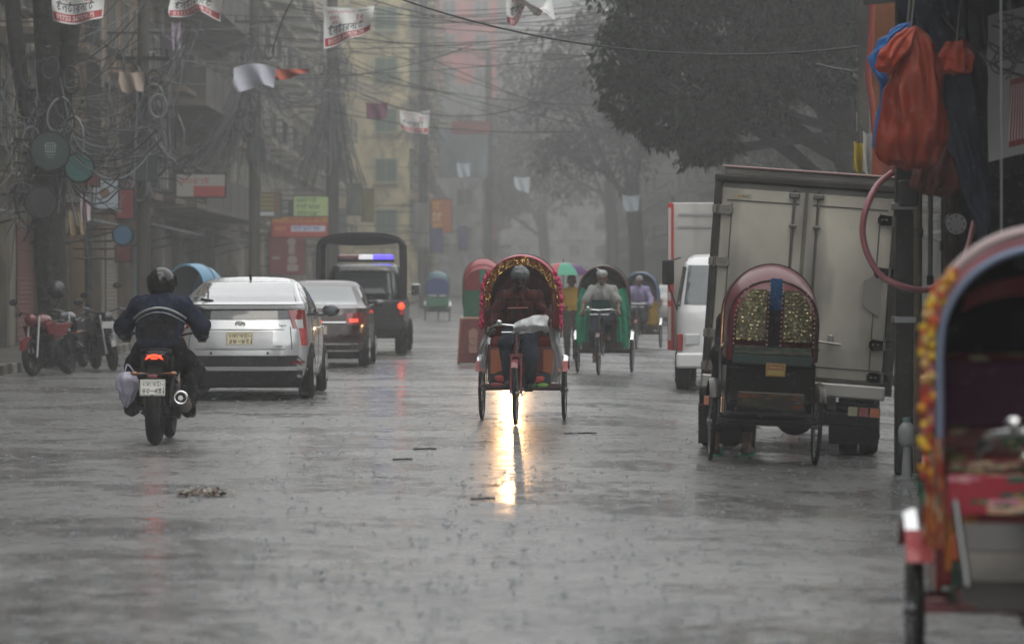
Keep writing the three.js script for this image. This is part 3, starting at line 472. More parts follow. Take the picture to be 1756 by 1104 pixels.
// ---------------------------------------------------------------- motor vehicles
// a car body from plan outlines at each height: rows [y, rear z, front z, half width, squareness]; rear towards +z (towards the camera)
function carBody(rows) {
  const at = (y) => { const [zr, zf, w, n] = table(rows, y); return { zc: (zr + zf) / 2, L: (zr - zf) / 2, w, n }; };
  const S = {
    at,
    rear: (x, y) => { const { zc, L, w, n } = at(y); return zc + L * Math.pow(Math.max(0, 1 - Math.pow(Math.min(1, Math.abs(x) / w), n)), 1 / n); },
    side: (z, y) => { const { zc, L, w, n } = at(y); return w * Math.pow(Math.max(0, 1 - Math.pow(Math.min(1, Math.abs(z - zc) / L), n)), 1 / n); },
    whole(n = 72) {
      const ys = []; for (let i = 0; i < rows.length - 1; i++) for (let k = 0; k < 4; k++) ys.push(lerp(rows[i][0], rows[i + 1][0], k / 4)); ys.push(rows[rows.length - 1][0]);
      const out = ys.map((y) => { const { zc, L, w, n: e } = at(y), r = []; for (let i = 0; i < n; i++) { const a = i / n * Math.PI * 2, f = (s) => Math.sign(s) * Math.pow(Math.abs(s), 2 / e); r.push(V(w * f(Math.sin(a)), y, zc + L * f(Math.cos(a)))); } return r; });
      const top = out[out.length - 1], c = top.reduce((s, p) => s.add(p), V(0, 0, 0)).divideScalar(n); c.y += 0.012; out.push(top.map((p) => p.clone().lerp(c, 0.5).setY(c.y - 0.003)), top.map(() => c.clone()));
      return toCreasedNormals(loft(out, true), 0.7);
    },
    // a patch of the rear between the lines x0(y), x1(y); of a side between z0(y), z1(y)
    rearPatch(x0, x1, y0, y1, d = 0.006, nx = 16, ny = 8) { const X0 = typeof x0 === 'function' ? x0 : () => x0, X1 = typeof x1 === 'function' ? x1 : () => x1, g = []; for (let i = 0; i <= ny; i++) { const r = []; for (let j = 0; j <= nx; j++) { const u = j / nx, Y0 = typeof y0 === 'function' ? y0(lerp(X0(0), X1(0), u)) : y0, Y1 = typeof y1 === 'function' ? y1(lerp(X0(0), X1(0), u)) : y1, y = lerp(Y0, Y1, i / ny), x = lerp(X0(y), X1(y), u); r.push(V(x, y, S.rear(x, y) + d)); } g.push(r); } return shell(g, d * 0.9); },
    sidePatch(s, z0, z1, y0, y1, d = 0.005, nz = 14, ny = 6) { const Z0 = typeof z0 === 'function' ? z0 : () => z0, Z1 = typeof z1 === 'function' ? z1 : () => z1, g = []; for (let i = 0; i <= ny; i++) { const y = lerp(y0, y1, i / ny), r = []; for (let j = 0; j <= nz; j++) { const z = lerp(Z0(y), Z1(y), j / nz); r.push(V(s * (S.side(z, y) + d), y, z)); } g.push(s > 0 ? r.reverse() : r); } return shell(g, d * 0.9); },
  };
  return S;
}
const tyreCar = (r, w) => merge([ring(r - w * 0.3, w * 0.3, -w * 0.2, 0, 0, 'x', 36, 10), ring(r - w * 0.3, w * 0.3, w * 0.2, 0, 0, 'x', 36, 10), disc(r - 0.004, w * 0.5, 0, 0, 0, 'x', 36)]);
function carWheel(parent, x, y, z, r, w, rimMat = steel) {
  const t = part('wheel', tyreCar(r, w), rubber, parent); t.position.set(x, y, z); const s = Math.sign(x);
  part('rim', [disc(r * 0.62, 0.02, s * w * 0.47, 0, 0), ...[...Array(5).keys()].map((i) => box(0.03, r * 0.6, 0.06, s * w * 0.5, Math.cos(i * 1.257) * r * 0.3, Math.sin(i * 1.257) * r * 0.3, i * 1.257, 0, 0))], rimMat, t); return t;
}
const LAMP_RED = mat(0x7a1013, 0.15, 0, { clearcoat: 1 }), LAMP_WHITE = mat(0xb9bcbc, 0.12, 0, { clearcoat: 1 });
const glow = (c, k) => mat(c, 0.3, 0, { emissive: S(c), emissiveIntensity: k });
function lampLight(parent, x, y, z, color, intensity, size = 1) { const l = new THREE.PointLight(color, intensity); l.name = 'lamp_glow'; l.position.set(x, y, z); l.castShadow = true; l.shadow.radius = size; parent.add(l); return l; }
const rain = mat(0xcfd6d8, 0.05);
function wetGlass(c = 0x767e80) { return mat(c, 0.1, 0, { clearcoat: 1, clearcoatRoughness: 0.04, bumpMap: clothBump, bumpScale: 0.004 }); }

{ // silver hatchback going away
  const c = thing('car', 'silver hatchback with split rear window, seen from behind beside the motorcycle', 'car', [P(434, 0, 43.6).x, 0, -43.6], 0.0, 'cars driving away');
  const B = carBody([[0.2, 2.12, -2.1, 0.78, 5], [0.3, 2.2, -2.2, 0.85, 5], [0.42, 2.25, -2.26, 0.875, 5], [0.58, 2.27, -2.28, 0.88, 4.6], [0.72, 2.25, -2.24, 0.885, 4.4], [0.9, 2.17, -2.12, 0.885, 4.2], [1.02, 2.1, -1.75, 0.87, 4], [1.08, 2.06, -1.3, 0.855, 4], [1.18, 2.0, -0.98, 0.83, 4], [1.23, 1.92, -0.86, 0.81, 4], [1.33, 1.55, -0.65, 0.76, 3.8], [1.44, 1.05, -0.4, 0.69, 3.4], [1.5, 0.75, -0.2, 0.63, 3.2], [1.545, 0.4, 0.0, 0.54, 3], [1.565, 0.25, 0.1, 0.42, 2.8]]);
  const silver = mat(0xc0c2c3, 0.26, 0.4, { clearcoat: 1, clearcoatRoughness: 0.08, bumpMap: fineBump, bumpScale: 0.0015 });
  const body = part('body', B.whole(), silver, c);
  const w = (y) => 0.885 * (y < 1.0 ? 1 : 1 - (y - 1) * 0.33);
  part('window_seal', B.rearPatch((y) => -0.755 + (y - 1.25) * 0.55, (y) => 0.755 - (y - 1.25) * 0.55, 1.232, 1.515, 0.005, 20, 12), mat(0x101112, 0.5), c);
  part('rear_window', B.rearPatch((y) => -0.72 + (y - 1.25) * 0.55, (y) => 0.72 - (y - 1.25) * 0.55, 1.245, 1.495, 0.012, 20, 12), wetGlass(0x4a5052), c);
  part('lower_rear_window', B.rearPatch((y) => -0.76 + (y - 1.03) * 0.15, (y) => 0.76 - (y - 1.03) * 0.15, 1.035, 1.165, 0.008, 20, 5), mat(0x202527, 0.08, 0, { clearcoat: 1 }), c);
  const sp = part('spoiler', B.rearPatch(-0.77, 0.77, 1.165, 1.24, 0.034, 22, 3), mat(0x1a1c1d, 0.25, 0, { clearcoat: 1 }), c);
  part('spoiler_lip', B.rearPatch(-0.76, 0.76, 1.225, 1.255, 0.05, 22, 2), silver, sp);
  part('roof_aerial', shape([[-0.07, 0], [0.05, 0], [0.055, 0.055], [0.035, 0.05]], 0.02, 0.004).rotateY(-Math.PI / 2).translate(0.01, 1.545, 0.45), blackPlastic, c);
  // rear wiper and washer
  part('wiper', [rod([-0.5, 1.44, 1.13], [-0.44, 1.27, 1.78], 0.01), rbox(0.16, 0.04, 0.05, 0.015, -0.45, 1.275, 1.79, 0, 0, -0.15)], blackPlastic, c);
  // lamps: tall, red outside with a clear middle
  for (const s of [-1, 1]) {
    const q = (a, b) => [(y) => s * a(y), (y) => s * b(y)];
    const l = part('tail_lamp', B.rearPatch(...q((y) => 0.6 + (1.14 - y) * 0.32, (y) => 0.79 + (1.14 - y) * 0.12), 0.92, 1.15, 0.014, 8, 8), LAMP_RED, c);
    part('lamp_lens', B.rearPatch(...q((y) => 0.645 + (1.14 - y) * 0.32, (y) => 0.755 + (1.14 - y) * 0.12), 0.92, 1.03, 0.02, 6, 6), LAMP_WHITE, l);
    part('lower_lamp', B.rearPatch(...q((y) => 0.74 + (0.92 - y) * 0.14, (y) => 0.815 + (0.92 - y) * 0.08), 0.7, 0.925, 0.016, 6, 8), mat(0xb3262a, 0.14, 0, { clearcoat: 1 }), l);
    part('reflector', B.rearPatch(s * 0.66, s * 0.8, 0.47, 0.5, 0.02, 4, 2), LAMP_RED, c);
  }
  // tailgate seams, plate recess, plate, badge
  const gap = mat(0x1c1d1e, 0.7);
  part('tailgate_seam', [B.rearPatch((y) => -0.64 - (0.9 - y) * 0.1, (y) => -0.632 - (0.9 - y) * 0.1, 0.66, 0.94, 0.004, 1, 6), B.rearPatch((y) => 0.632 + (0.9 - y) * 0.1, (y) => 0.64 + (0.9 - y) * 0.1, 0.66, 0.94, 0.004, 1, 6), B.rearPatch(-0.66, 0.66, 0.652, 0.66, 0.004, 12, 1), B.rearPatch(-0.55, 0.55, 0.902, 0.91, 0.004, 12, 1)], gap, c);
  part('plate_recess', B.rearPatch(-0.42, 0.42, 0.672, 0.885, 0.005, 10, 3), mat(0x9c9d9e, 0.3, 0.5), c);
  const pl = part('number_plate', rbox(0.34, 0.17, 0.015, 0.006, 0, 0.79, B.rear(0, 0.79) + 0.016, -0.1), mat(0xd8cfae, 0.5), c);
  part('plate_lettering', place(new THREE.PlaneGeometry(0.325, 0.155), 0, 0.79, B.rear(0, 0.79) + 0.026, -0.1), mat(0xffffff, 0.5, 0, { map: plateTexture('#d9cfae', '#26221c', 'ka', [1, 6, 'dash', 6, 2, 1, 0]) }), pl);
  const zb = B.rear(0, 0.98) + 0.012, bd = part('badge', ring(0.058, 0.009, 0, 0, 0, 'z', 30, 6).scale(1, 0.68, 1).translate(0, 0.975, zb), chrome, c);
  part('badge_ovals', [ring(0.034, 0.007, 0, 0, 0, 'z', 24, 6).scale(1, 0.5, 1).translate(0, 0.99, zb), ring(0.03, 0.007, 0, 0, 0, 'z', 24, 6).scale(0.55, 0.95, 1).translate(0, 0.975, zb + 0.002)], chrome, bd);
  part('model_lettering', [...[0, 1, 2].map((i) => box(0.024, 0.016, 0.006, 0.5 + i * 0.034, 0.955, B.rear(0.52, 0.955) + 0.008)), box(0.13, 0.014, 0.006, -0.56, 0.955, B.rear(-0.56, 0.955) + 0.008), box(0.11, 0.01, 0.006, 0.5, 0.695, B.rear(0.5, 0.695) + 0.008)], steel, c);
  part('bumper_insert', B.rearPatch((y) => -0.79 + (y - 0.5) * 0.9, (y) => 0.79 - (y - 0.5) * 0.9, 0.44, 0.575, 0.012, 24, 4), mat(0x1d1e1f, 0.55), c);
  part('bumper_strip', B.rearPatch(-0.84, 0.84, 0.385, 0.43, 0.036, 24, 2), mat(0xd0d2d3, 0.2, 0.7), c);
  part('diffuser', B.rearPatch(-0.84, 0.84, 0.19, 0.384, 0.02, 24, 4), mat(0x161718, 0.5), c);
  for (const s of [-1, 1]) part('parking_sensor', disc(0.016, 0.006, s * 0.36, 0.61, B.rear(0.36, 0.61) + 0.004, 'z', 12), gap, c);
  // side glass, mirror, door lines, arches, wheels
  for (const s of [-1, 1]) {
    part('side_window', B.sidePatch(s, (y) => -0.62 + (y - 1.12) * 1.2, (y) => 1.45 - (y - 1.12) * 2.0, 1.1, 1.43, 0.006, 18, 6), mat(0x15191a, 0.07, 0, { clearcoat: 1 }), c);
    part('window_pillar', [B.sidePatch(s, 0.2, 0.27, 1.09, 1.44, 0.01, 2, 5), B.sidePatch(s, -0.68, 1.5, 1.075, 1.1, 0.01, 16, 1)], blackPlastic, c);
    part('door_seam', [B.sidePatch(s, 0.22, 0.228, 0.34, 1.08, 0.004, 1, 8), B.sidePatch(s, -0.85, -0.842, 0.34, 1.06, 0.004, 1, 8), B.sidePatch(s, 1.2, 1.208, 0.75, 1.08, 0.004, 1, 5)], gap, c);
    for (const z of [0.38, -0.66]) part('door_handle', rbox(0.03, 0.03, 0.18, 0.012, s * (B.side(z, 0.9) + 0.015), 0.9, z), chrome, c);
    const mr = part('door_mirror', [ball(0.12, s * 1.0, 1.12, -0.62, 1, 0.72, 0.6, 16), rod([s * 0.82, 1.06, -0.62], [s * 0.95, 1.08, -0.62], 0.025)], mat(0x141617, 0.12, 0, { clearcoat: 1 }), c);
    part('mirror_glass', place(ball(0.09, 0, 0, 0, 1, 0.68, 0.08, 14), s * 1.0, 1.12, -0.55), mat(0x50585a, 0.05, 0.6), mr);
    for (const z of [1.35, -1.35]) { part('wheel_arch', B.sidePatch(s, (y) => z - Math.sqrt(Math.max(0.001, 0.16 - (y - 0.33) ** 2)), (y) => z + Math.sqrt(Math.max(0.001, 0.16 - (y - 0.33) ** 2)), 0.21, 0.725, 0.006, 12, 14), mat(0x0c0c0c, 0.9), c); carWheel(c, s * 0.8, 0.325, z, 0.325, 0.2); }
    part('sill_trim', B.sidePatch(s, -1, 1, 0.22, 0.3, 0.008, 10, 2), blackPlastic, c);
  }
  part('underbody', box(1.5, 0.12, 3.9, 0, 0.22, 0), mat(0x0e0e0e, 0.9), c);
}
function sedan(label, pos, turn, colour, lit, group) { // plain saloon seen from behind
  const c = thing('car', label, 'car', pos, turn, group);
  const B = carBody([[0.2, 2.1, -2.1, 0.76, 5], [0.34, 2.2, -2.2, 0.83, 5], [0.55, 2.24, -2.24, 0.85, 4.6], [0.75, 2.2, -2.2, 0.86, 4.4], [0.95, 2.13, -2.0, 0.85, 4], [1.04, 2.05, -1.5, 0.83, 4], [1.07, 1.75, -1.15, 0.81, 4], [1.14, 1.42, -0.9, 0.79, 4], [1.28, 1.12, -0.68, 0.73, 3.8], [1.42, 0.85, -0.4, 0.66, 3.6], [1.49, 0.6, -0.15, 0.58, 3.2], [1.515, 0.4, 0, 0.45, 3]]);
  part('body', B.whole(), paint(colour, 0.22), c);
  part('rear_window', B.rearPatch((y) => -0.66 + (y - 1.1) * 0.45, (y) => 0.66 - (y - 1.1) * 0.45, 1.1, 1.43, 0.008, 18, 10), wetGlass(0x5f6767), c);
  part('bumper', [B.rearPatch(-0.8, 0.8, 0.3, 0.5, 0.03, 20, 3)], paint(colour, 0.25), c);
  part('chrome_strip', [B.rearPatch(-0.55, 0.55, 0.79, 0.81, 0.012, 14, 1), B.rearPatch(-0.78, 0.78, 0.41, 0.44, 0.04, 18, 1), B.rearPatch(-0.78, 0.78, 0.29, 0.315, 0.04, 18, 1)], chrome, c);
  const pl = part('number_plate', rbox(0.34, 0.14, 0.015, 0.006, 0, 0.66, B.rear(0, 0.66) + 0.012, -0.06), mat(0xb9b6aa, 0.5), c);
  part('diffuser', B.rearPatch(-0.78, 0.78, 0.2, 0.3, 0.02, 18, 2), blackPlastic, c);
  for (const s of [-1, 1]) {
    const l = part('tail_lamp', B.rearPatch(s * 0.5, s * 0.82, 0.76, 0.96, 0.014, 8, 4), LAMP_RED, c); part('lamp_lens', B.rearPatch(s * 0.55, s * 0.7, 0.8, 0.86, 0.02, 4, 2), lit ? glow(0xff5a3c, 0.35) : LAMP_WHITE, l);
    part('side_window', B.sidePatch(s, (y) => -0.8 + (y - 1.1) * 1.2, (y) => 1.1 - (y - 1.1) * 1.2, 1.1, 1.4, 0.006, 16, 5), mat(0x15191a, 0.07, 0, { clearcoat: 1 }), c);
    part('door_seam', [B.sidePatch(s, 0.15, 0.158, 0.34, 1.05, 0.004, 1, 8), B.sidePatch(s, -0.9, -0.892, 0.34, 1.04, 0.004, 1, 8)], blackPlastic, c);
    part('door_mirror', [ball(0.1, s * 0.95, 1.1, -0.7, 1, 0.72, 0.6, 14), rod([s * 0.78, 1.05, -0.7], [s * 0.9, 1.08, -0.7], 0.025)], mat(0x141617, 0.15, 0, { clearcoat: 1 }), c);
    for (const z of [1.3, -1.35]) { part('wheel_arch', B.sidePatch(s, (y) => z - Math.sqrt(Math.max(0.001, 0.15 - (y - 0.32) ** 2)), (y) => z + Math.sqrt(Math.max(0.001, 0.15 - (y - 0.32) ** 2)), 0.21, 0.7, 0.006, 12, 12), mat(0x0c0c0c, 0.9), c); carWheel(c, s * 0.77, 0.315, z, 0.315, 0.19); }
  }
  part('underbody', box(1.45, 0.12, 3.8, 0, 0.22, 0), mat(0x0e0e0e, 0.9), c);
  return c;
}
sedan('dark maroon saloon with red tail lamps between the silver car and the pickup', [P(556, 0, 58.6).x, 0, -58.6], 0, 0x2a1214, true, 'cars driving away');
sedan('pale saloon far off beside the blue hooded rickshaw', [P(1150, 0, 125).x, roadY(9), -125], 0.05, 0xa9a7a2, false, 'far traffic');
{ // pickup with an open canopy frame and a light bar on the cab
  const Z = 68.2, c = thing('pickup_truck', 'dark pickup with black canvas hoop over the bed and red white blue light bar', 'truck', [P(626, 0, Z).x, 0, -Z]);
  const dark = paint(0x14181b, 0.25), B = carBody([[0.4, 0.55, -2.9, 0.82, 6], [0.55, 0.55, -3.0, 0.86, 6], [1.0, 0.55, -2.9, 0.87, 5], [1.12, 0.54, -2.2, 0.86, 5], [1.2, 0.5, -1.75, 0.84, 5], [1.7, 0.38, -1.2, 0.74, 5], [1.82, 0.3, -1.05, 0.68, 4.4], [1.86, 0.15, -0.9, 0.6, 4]]);
  part('cab', B.whole(), dark, c);
  part('rear_window', B.rearPatch((y) => -0.7 + (y - 1.25) * 0.2, (y) => 0.7 - (y - 1.25) * 0.2, 1.25, 1.68, 0.012, 14, 6), wetGlass(0x4b5354), c);
  for (const s of [-1, 1]) { part('side_window', B.sidePatch(s, -1.2, 0.3, 1.25, 1.66, 0.008, 10, 4), mat(0x14181a, 0.07), c); const m = part('door_mirror', [rbox(0.2, 0.26, 0.1, 0.05, s * 1.02, 1.32, -1.2), rod([s * 0.84, 1.25, -1.2], [s * 0.98, 1.27, -1.2], 0.02)], mat(0x9fa3a4, 0.3, 0, { clearcoat: 1 }), c); part('mirror_glass', rbox(0.16, 0.2, 0.01, 0.004, s * 1.02, 1.32, -1.14), mat(0x22282a, 0.05), m); }
  const bed = part('bed', [rbox(0.06, 0.55, 1.6, 0.02, -0.86, 0.85, 1.4), rbox(0.06, 0.55, 1.6, 0.02, 0.86, 0.85, 1.4), box(1.7, 0.06, 1.6, 0, 0.6, 1.4)], dark, c);
  part('tailgate', rbox(1.66, 0.56, 0.07, 0.02, 0, 0.84, 2.22), dark, c);
  part('bench', [rbox(0.3, 0.06, 1.4, 0.02, -0.62, 0.95, 1.4), rbox(0.3, 0.06, 1.4, 0.02, 0.62, 0.95, 1.4)], mat(0x1c1f20, 0.6), bed);
  part('bumper', rbox(1.66, 0.16, 0.14, 0.03, 0, 0.48, 2.28), darkMetal, c);
  part('number_plate', rbox(0.34, 0.13, 0.012, 0.004, 0, 0.66, 2.262), mat(0x8e8b80, 0.5), c);
  const hoop = (z) => tube([V(-0.84, 1.1, z), V(-0.84, 2.0, z), V(-0.8, 2.3, z), V(-0.45, 2.4, z), V(0, 2.44, z), V(0.45, 2.4, z), V(0.8, 2.3, z), V(0.84, 2.0, z), V(0.84, 1.1, z)], 0.055, 50, 7);
  part('canopy_hoop', [hoop(2.15), hoop(1.4), hoop(0.7)], mat(0x16181a, 0.6), c);
  const cover = []; for (let i = 0; i <= 10; i++) { const z = lerp(2.2, 0.65, i / 10); cover.push([...Array(15).keys()].map((j) => { const u = j / 7 - 1; return V(u * 0.9, 2.48 - 0.14 * Math.pow(Math.abs(u), 3) - 0.14 * (Math.abs(u) > 0.98 ? 1 : 0) - 0.03 * Math.sin(i * 1.9) * (1 - u * u), z); })); }
  part('canvas_roof', [shell(cover, 0.02), shell([[...Array(13).keys()].map((j) => { const u = j / 6 - 1; return V(u * 0.86, 2.4 - 0.1 * Math.abs(u) ** 3, 2.22); }), [...Array(13).keys()].map((j) => { const u = j / 6 - 1; return V(u * 0.84, 2.29 - 0.07 * (1 - u * u) + 0.0 * u, 2.2); })], 0.012)], cloth(0x1b1f20), c);
  const lb = part('light_bar', rbox(1.2, 0.06, 0.26, 0.02, 0, 1.93, -0.35), blackPlastic, c);
  part('red_lens', rbox(0.44, 0.12, 0.24, 0.04, -0.37, 2.0, -0.35), mat(0x6a2024, 0.2, 0, { clearcoat: 1 }), lb);
  part('white_lens', rbox(0.3, 0.12, 0.24, 0.02, 0.0, 2.0, -0.35), glow(0xd9d9dd, 0.45), lb);
  part('blue_lens', rbox(0.42, 0.12, 0.24, 0.04, 0.36, 2.0, -0.35), glow(0x5a4cff, 1.1), lb);
  const bl = new THREE.RectAreaLight(0x5a4cff, 1, 0.42, 0.12); bl.name = 'blue_lamp'; bl.position.set(0.36, 2.0, -0.21); bl.rotation.y = Math.PI; c.add(bl);
  for (const s of [-1, 1]) { const l = part('tail_lamp', rbox(0.1, 0.3, 0.06, 0.02, s * 0.84, 0.95, 2.24), LAMP_RED, c); if (s > 0) { part('lit_lens', ball(0.065, s * 0.83, 1.0, 2.28, 1, 1, 0.4), glow(0xff3a1c, 1.8), l); lampLight(c, s * 0.83, 1.0, 2.36, 0xff4020, 0.06); } for (const z of [1.5, -2.0]) carWheel(c, s * 0.8, 0.36, z, 0.36, 0.24, darkMetal); }
  part('underbody', box(1.4, 0.16, 4.6, 0, 0.42, -0.3), mat(0x0e0e0e, 0.9), c);
}
// ---------------------------------------------------------------- motorcycles (front towards -z, so the rear is towards the camera)
function motorcycle(label, pos, turn, o) {
  const t = thing('motorcycle', label, 'motorcycle', pos, turn, 'motorcycles'); if (o.lean) t.rotation.z = o.lean;
  const R = 0.3, pc = paint(o.color ?? 0x151517, 0.25);
  for (const [z, w] of [[0.62, 0.14], [-0.68, 0.1]]) { const g = part('wheel', [ring(R - w * 0.5, w * 0.5, 0, 0, 0, 'x', 40, 12)], rubber, t); g.position.set(0, R, z); part('rim', [ring(R - w, 0.02, 0, 0, 0, 'x', 32, 6), ...[...Array(6).keys()].map((i) => box(0.03, R - w, 0.03, 0, Math.cos(i * 1.047) * (R - w) / 2, Math.sin(i * 1.047) * (R - w) / 2, i * 1.047, 0, 0)), disc(0.05, 0.12, 0, 0, 0)], darkMetal, g); }
  part('swingarm', [rod([-0.1, R, 0.62], [-0.1, 0.38, 0.1], 0.025), rod([0.1, R, 0.62], [0.1, 0.38, 0.1], 0.025), rod([-0.13, R, 0.62], [0.13, R, 0.62], 0.015)], darkMetal, t);
  part('shock_absorber', [rod([-0.13, 0.36, 0.5], [-0.13, 0.66, 0.32], 0.03), rod([0.13, 0.36, 0.5], [0.13, 0.66, 0.32], 0.03)], darkMetal, t);
  part('engine', [rbox(0.28, 0.3, 0.36, 0.05, 0, 0.42, -0.05), disc(0.12, 0.34, 0, 0.36, 0.02), ...[0, 1, 2, 3].map((i) => rbox(0.26, 0.015, 0.2, 0.005, 0, 0.56 + i * 0.03, -0.14, -0.3)), rod([0.1, 0.36, -0.2], [0.1, 0.22, 0.1], 0.02)], darkMetal, t);
  part('frame', [rod([0, 0.66, 0.5], [0, 0.74, -0.35], 0.03), rod([0, 0.76, -0.4], [0, 0.3, -0.25], 0.028), rod([0, 0.3, 0.15], [0, 0.3, -0.3], 0.03)], darkMetal, t);
  part('fuel_tank', [ball(0.2, 0, 0.86, -0.2, 0.75, 0.68, 1.25, 18)], pc, t);
  part('seat', [rbox(0.24, 0.08, 0.6, 0.04, 0, 0.8, 0.22, 0.06, 0, 0, 3), rbox(0.2, 0.08, 0.2, 0.035, 0, 0.85, 0.44, 0.1, 0, 0, 3)], mat(0x121212, 0.55), t);
  part('tail_cowl', shape([[-0.1, 0], [0.32, 0.07], [0.36, 0.14], [0.2, 0.15], [-0.1, 0.1]], 0.2, 0.02).rotateY(-Math.PI / 2).translate(0.1, 0.69, 0.3), pc, t);
  part('grab_rail', tube([V(-0.12, 0.84, 0.3), V(-0.13, 0.88, 0.55), V(0, 0.89, 0.68), V(0.13, 0.88, 0.55), V(0.12, 0.84, 0.3)], 0.012, 20, 6), darkMetal, t);
  const tl = part('tail_lamp', rbox(0.18, 0.06, 0.05, 0.02, 0, 0.82, 0.66), mat(0x3a0a0a, 0.2, 0, { clearcoat: 1 }), t);
  if (o.lit) { part('lit_lens', [shape([[-0.085, -0.02], [-0.02, 0.012], [0.02, 0.012], [0.085, -0.02], [0.06, 0.022], [0.02, 0.03], [-0.02, 0.03], [-0.06, 0.022]], 0.012).translate(0, 0.815, 0.684), rbox(0.06, 0.016, 0.012, 0.005, 0, 0.808, 0.69)], glow(0xff3b1f, 2.2), tl); const l = new THREE.RectAreaLight(0xff3216, 1.4, 0.17, 0.045); l.name = 'tail_lamp_light'; l.position.set(0, 0.82, 0.71); l.rotation.y = Math.PI; t.add(l); }
  part('rear_mudguard', [loft([[V(-0.08, 0.72, 0.6), V(0.08, 0.72, 0.6)], [V(-0.085, 0.6, 0.76), V(0.085, 0.6, 0.76)], [V(-0.08, 0.4, 0.86), V(0.08, 0.4, 0.86)], [V(-0.075, 0.3, 0.88), V(0.075, 0.3, 0.88)]]), rbox(0.28, 0.02, 0.03, 0.008, 0, 0.66, 0.72)], blackPlastic, t);
  for (const s of [-1, 1]) part('indicator', [rod([s * 0.08, 0.665, 0.7], [s * 0.17, 0.67, 0.72], 0.01), ball(0.028, s * 0.18, 0.67, 0.73, 1.3, 0.75, 1, 12)], mat(0x8a4f28, 0.25, 0, { clearcoat: 1 }), t);
  if (o.plate) { const p = part('number_plate', rbox(0.235, 0.155, 0.01, 0.006, 0, 0.54, 0.84, -0.25), mat(0xd9d9d4, 0.5), t); part('plate_lettering', place(new THREE.PlaneGeometry(0.222, 0.142), 0, 0.5415, 0.847, -0.25), mat(0xffffff, 0.5, 0, { map: o.plate }), p); part('plate_reflector', rbox(0.09, 0.03, 0.02, 0.006, 0, 0.645, 0.8), LAMP_RED, t); }
  const ex = part('exhaust', [tube([V(0.12, 0.34, -0.2), V(0.16, 0.24, 0.05), V(0.2, 0.3, 0.3), V(0.26, 0.36, 0.5)], 0.025, 16, 8), place(new THREE.CylinderGeometry(0.075, 0.065, 0.42, 18).rotateX(Math.PI / 2), 0.26, 0.4, 0.62, -0.22)], mat(0x1b1b1c, 0.4, 0.7), t);
  part('exhaust_tip', [ring(0.058, 0.012, 0, 0, 0, 'z', 26, 8).rotateX(-0.22).translate(0.262, 0.448, 0.83), disc(0.024, 0.02, 0.262, 0.446, 0.832, 'z', 16)], chrome, ex);
  part('fork', [rod([-0.09, R, -0.68], [-0.09, 0.95, -0.46], 0.024), rod([0.09, R, -0.68], [0.09, 0.95, -0.46], 0.024)], steel, t);
  part('front_mudguard', loft([...Array(9).keys()].map((i) => { const a = lerp(-1.2, 1.1, i / 8), q = R + 0.03; return [V(-0.06, R + Math.cos(a) * q, -0.68 + Math.sin(a) * q), V(0, R + Math.cos(a) * (q + 0.015), -0.68 + Math.sin(a) * (q + 0.015)), V(0.06, R + Math.cos(a) * q, -0.68 + Math.sin(a) * q)]; })), pc, t);
  part('headlamp', [ball(0.1, 0, 0.9, -0.6, 1, 1, 0.8, 16)], o.headlamp ?? pc, t);
  for (const s of [-1, 1]) { part('side_panel', shape([[-0.3, 0.1], [0.2, 0.0], [0.28, 0.14], [0.1, 0.24], [-0.32, 0.26]], 0.02, 0.008).rotateY(Math.PI / 2).translate(s * 0.14 - 0.01, 0.56, 0.1), pc, t); part('tank_shroud', shape([[-0.3, 0], [0.1, 0.04], [0.16, 0.2], [-0.2, 0.24]], 0.02, 0.01).rotateY(Math.PI / 2).translate(s * 0.19 - 0.01, 0.62, -0.3), pc, t); part('footpeg', rod([s * 0.12, 0.32, 0.2], [s * 0.28, 0.32, 0.2], 0.014), darkMetal, t); }
  const hb = part('handlebar', tube([V(-0.38, 1.0, -0.2), V(-0.3, 1.03, -0.28), V(-0.12, 1.0, -0.42), V(0, 0.98, -0.44), V(0.12, 1.0, -0.42), V(0.3, 1.03, -0.28), V(0.38, 1.0, -0.2)], 0.012, 30, 7), darkMetal, t);
  for (const s of [-1, 1]) {
    part('grip', rod([s * 0.385, 0.998, -0.19], [s * 0.3, 1.03, -0.28], 0.018), blackPlastic, hb); part('lever', tube([V(s * 0.3, 1.03, -0.31), V(s * 0.38, 1.01, -0.3), V(s * 0.43, 0.99, -0.26)], 0.007, 8, 5), steel, hb);
    const [mx, my] = o.mirrors?.[s < 0 ? 0 : 1] ?? [0.36, 1.2]; const m = part('mirror', [rod([s * 0.28, 1.03, -0.3], [s * mx, my - 0.04, -0.3], 0.007), place(ball(0.062, 0, 0, 0, 1.25, 0.85, 0.35, 16), s * mx, my, -0.3)], blackPlastic, t); part('mirror_glass', place(ball(0.055, 0, 0, 0, 1.22, 0.82, 0.06, 16), s * mx, my, -0.281), mat(0xaeb6b8, 0.05, 1), m);
  }
  if (o.stand) part('side_stand', rod([-0.12, 0.3, 0.05], [-0.3, 0.02, 0.12], 0.012), darkMetal, t);
  return t;
}
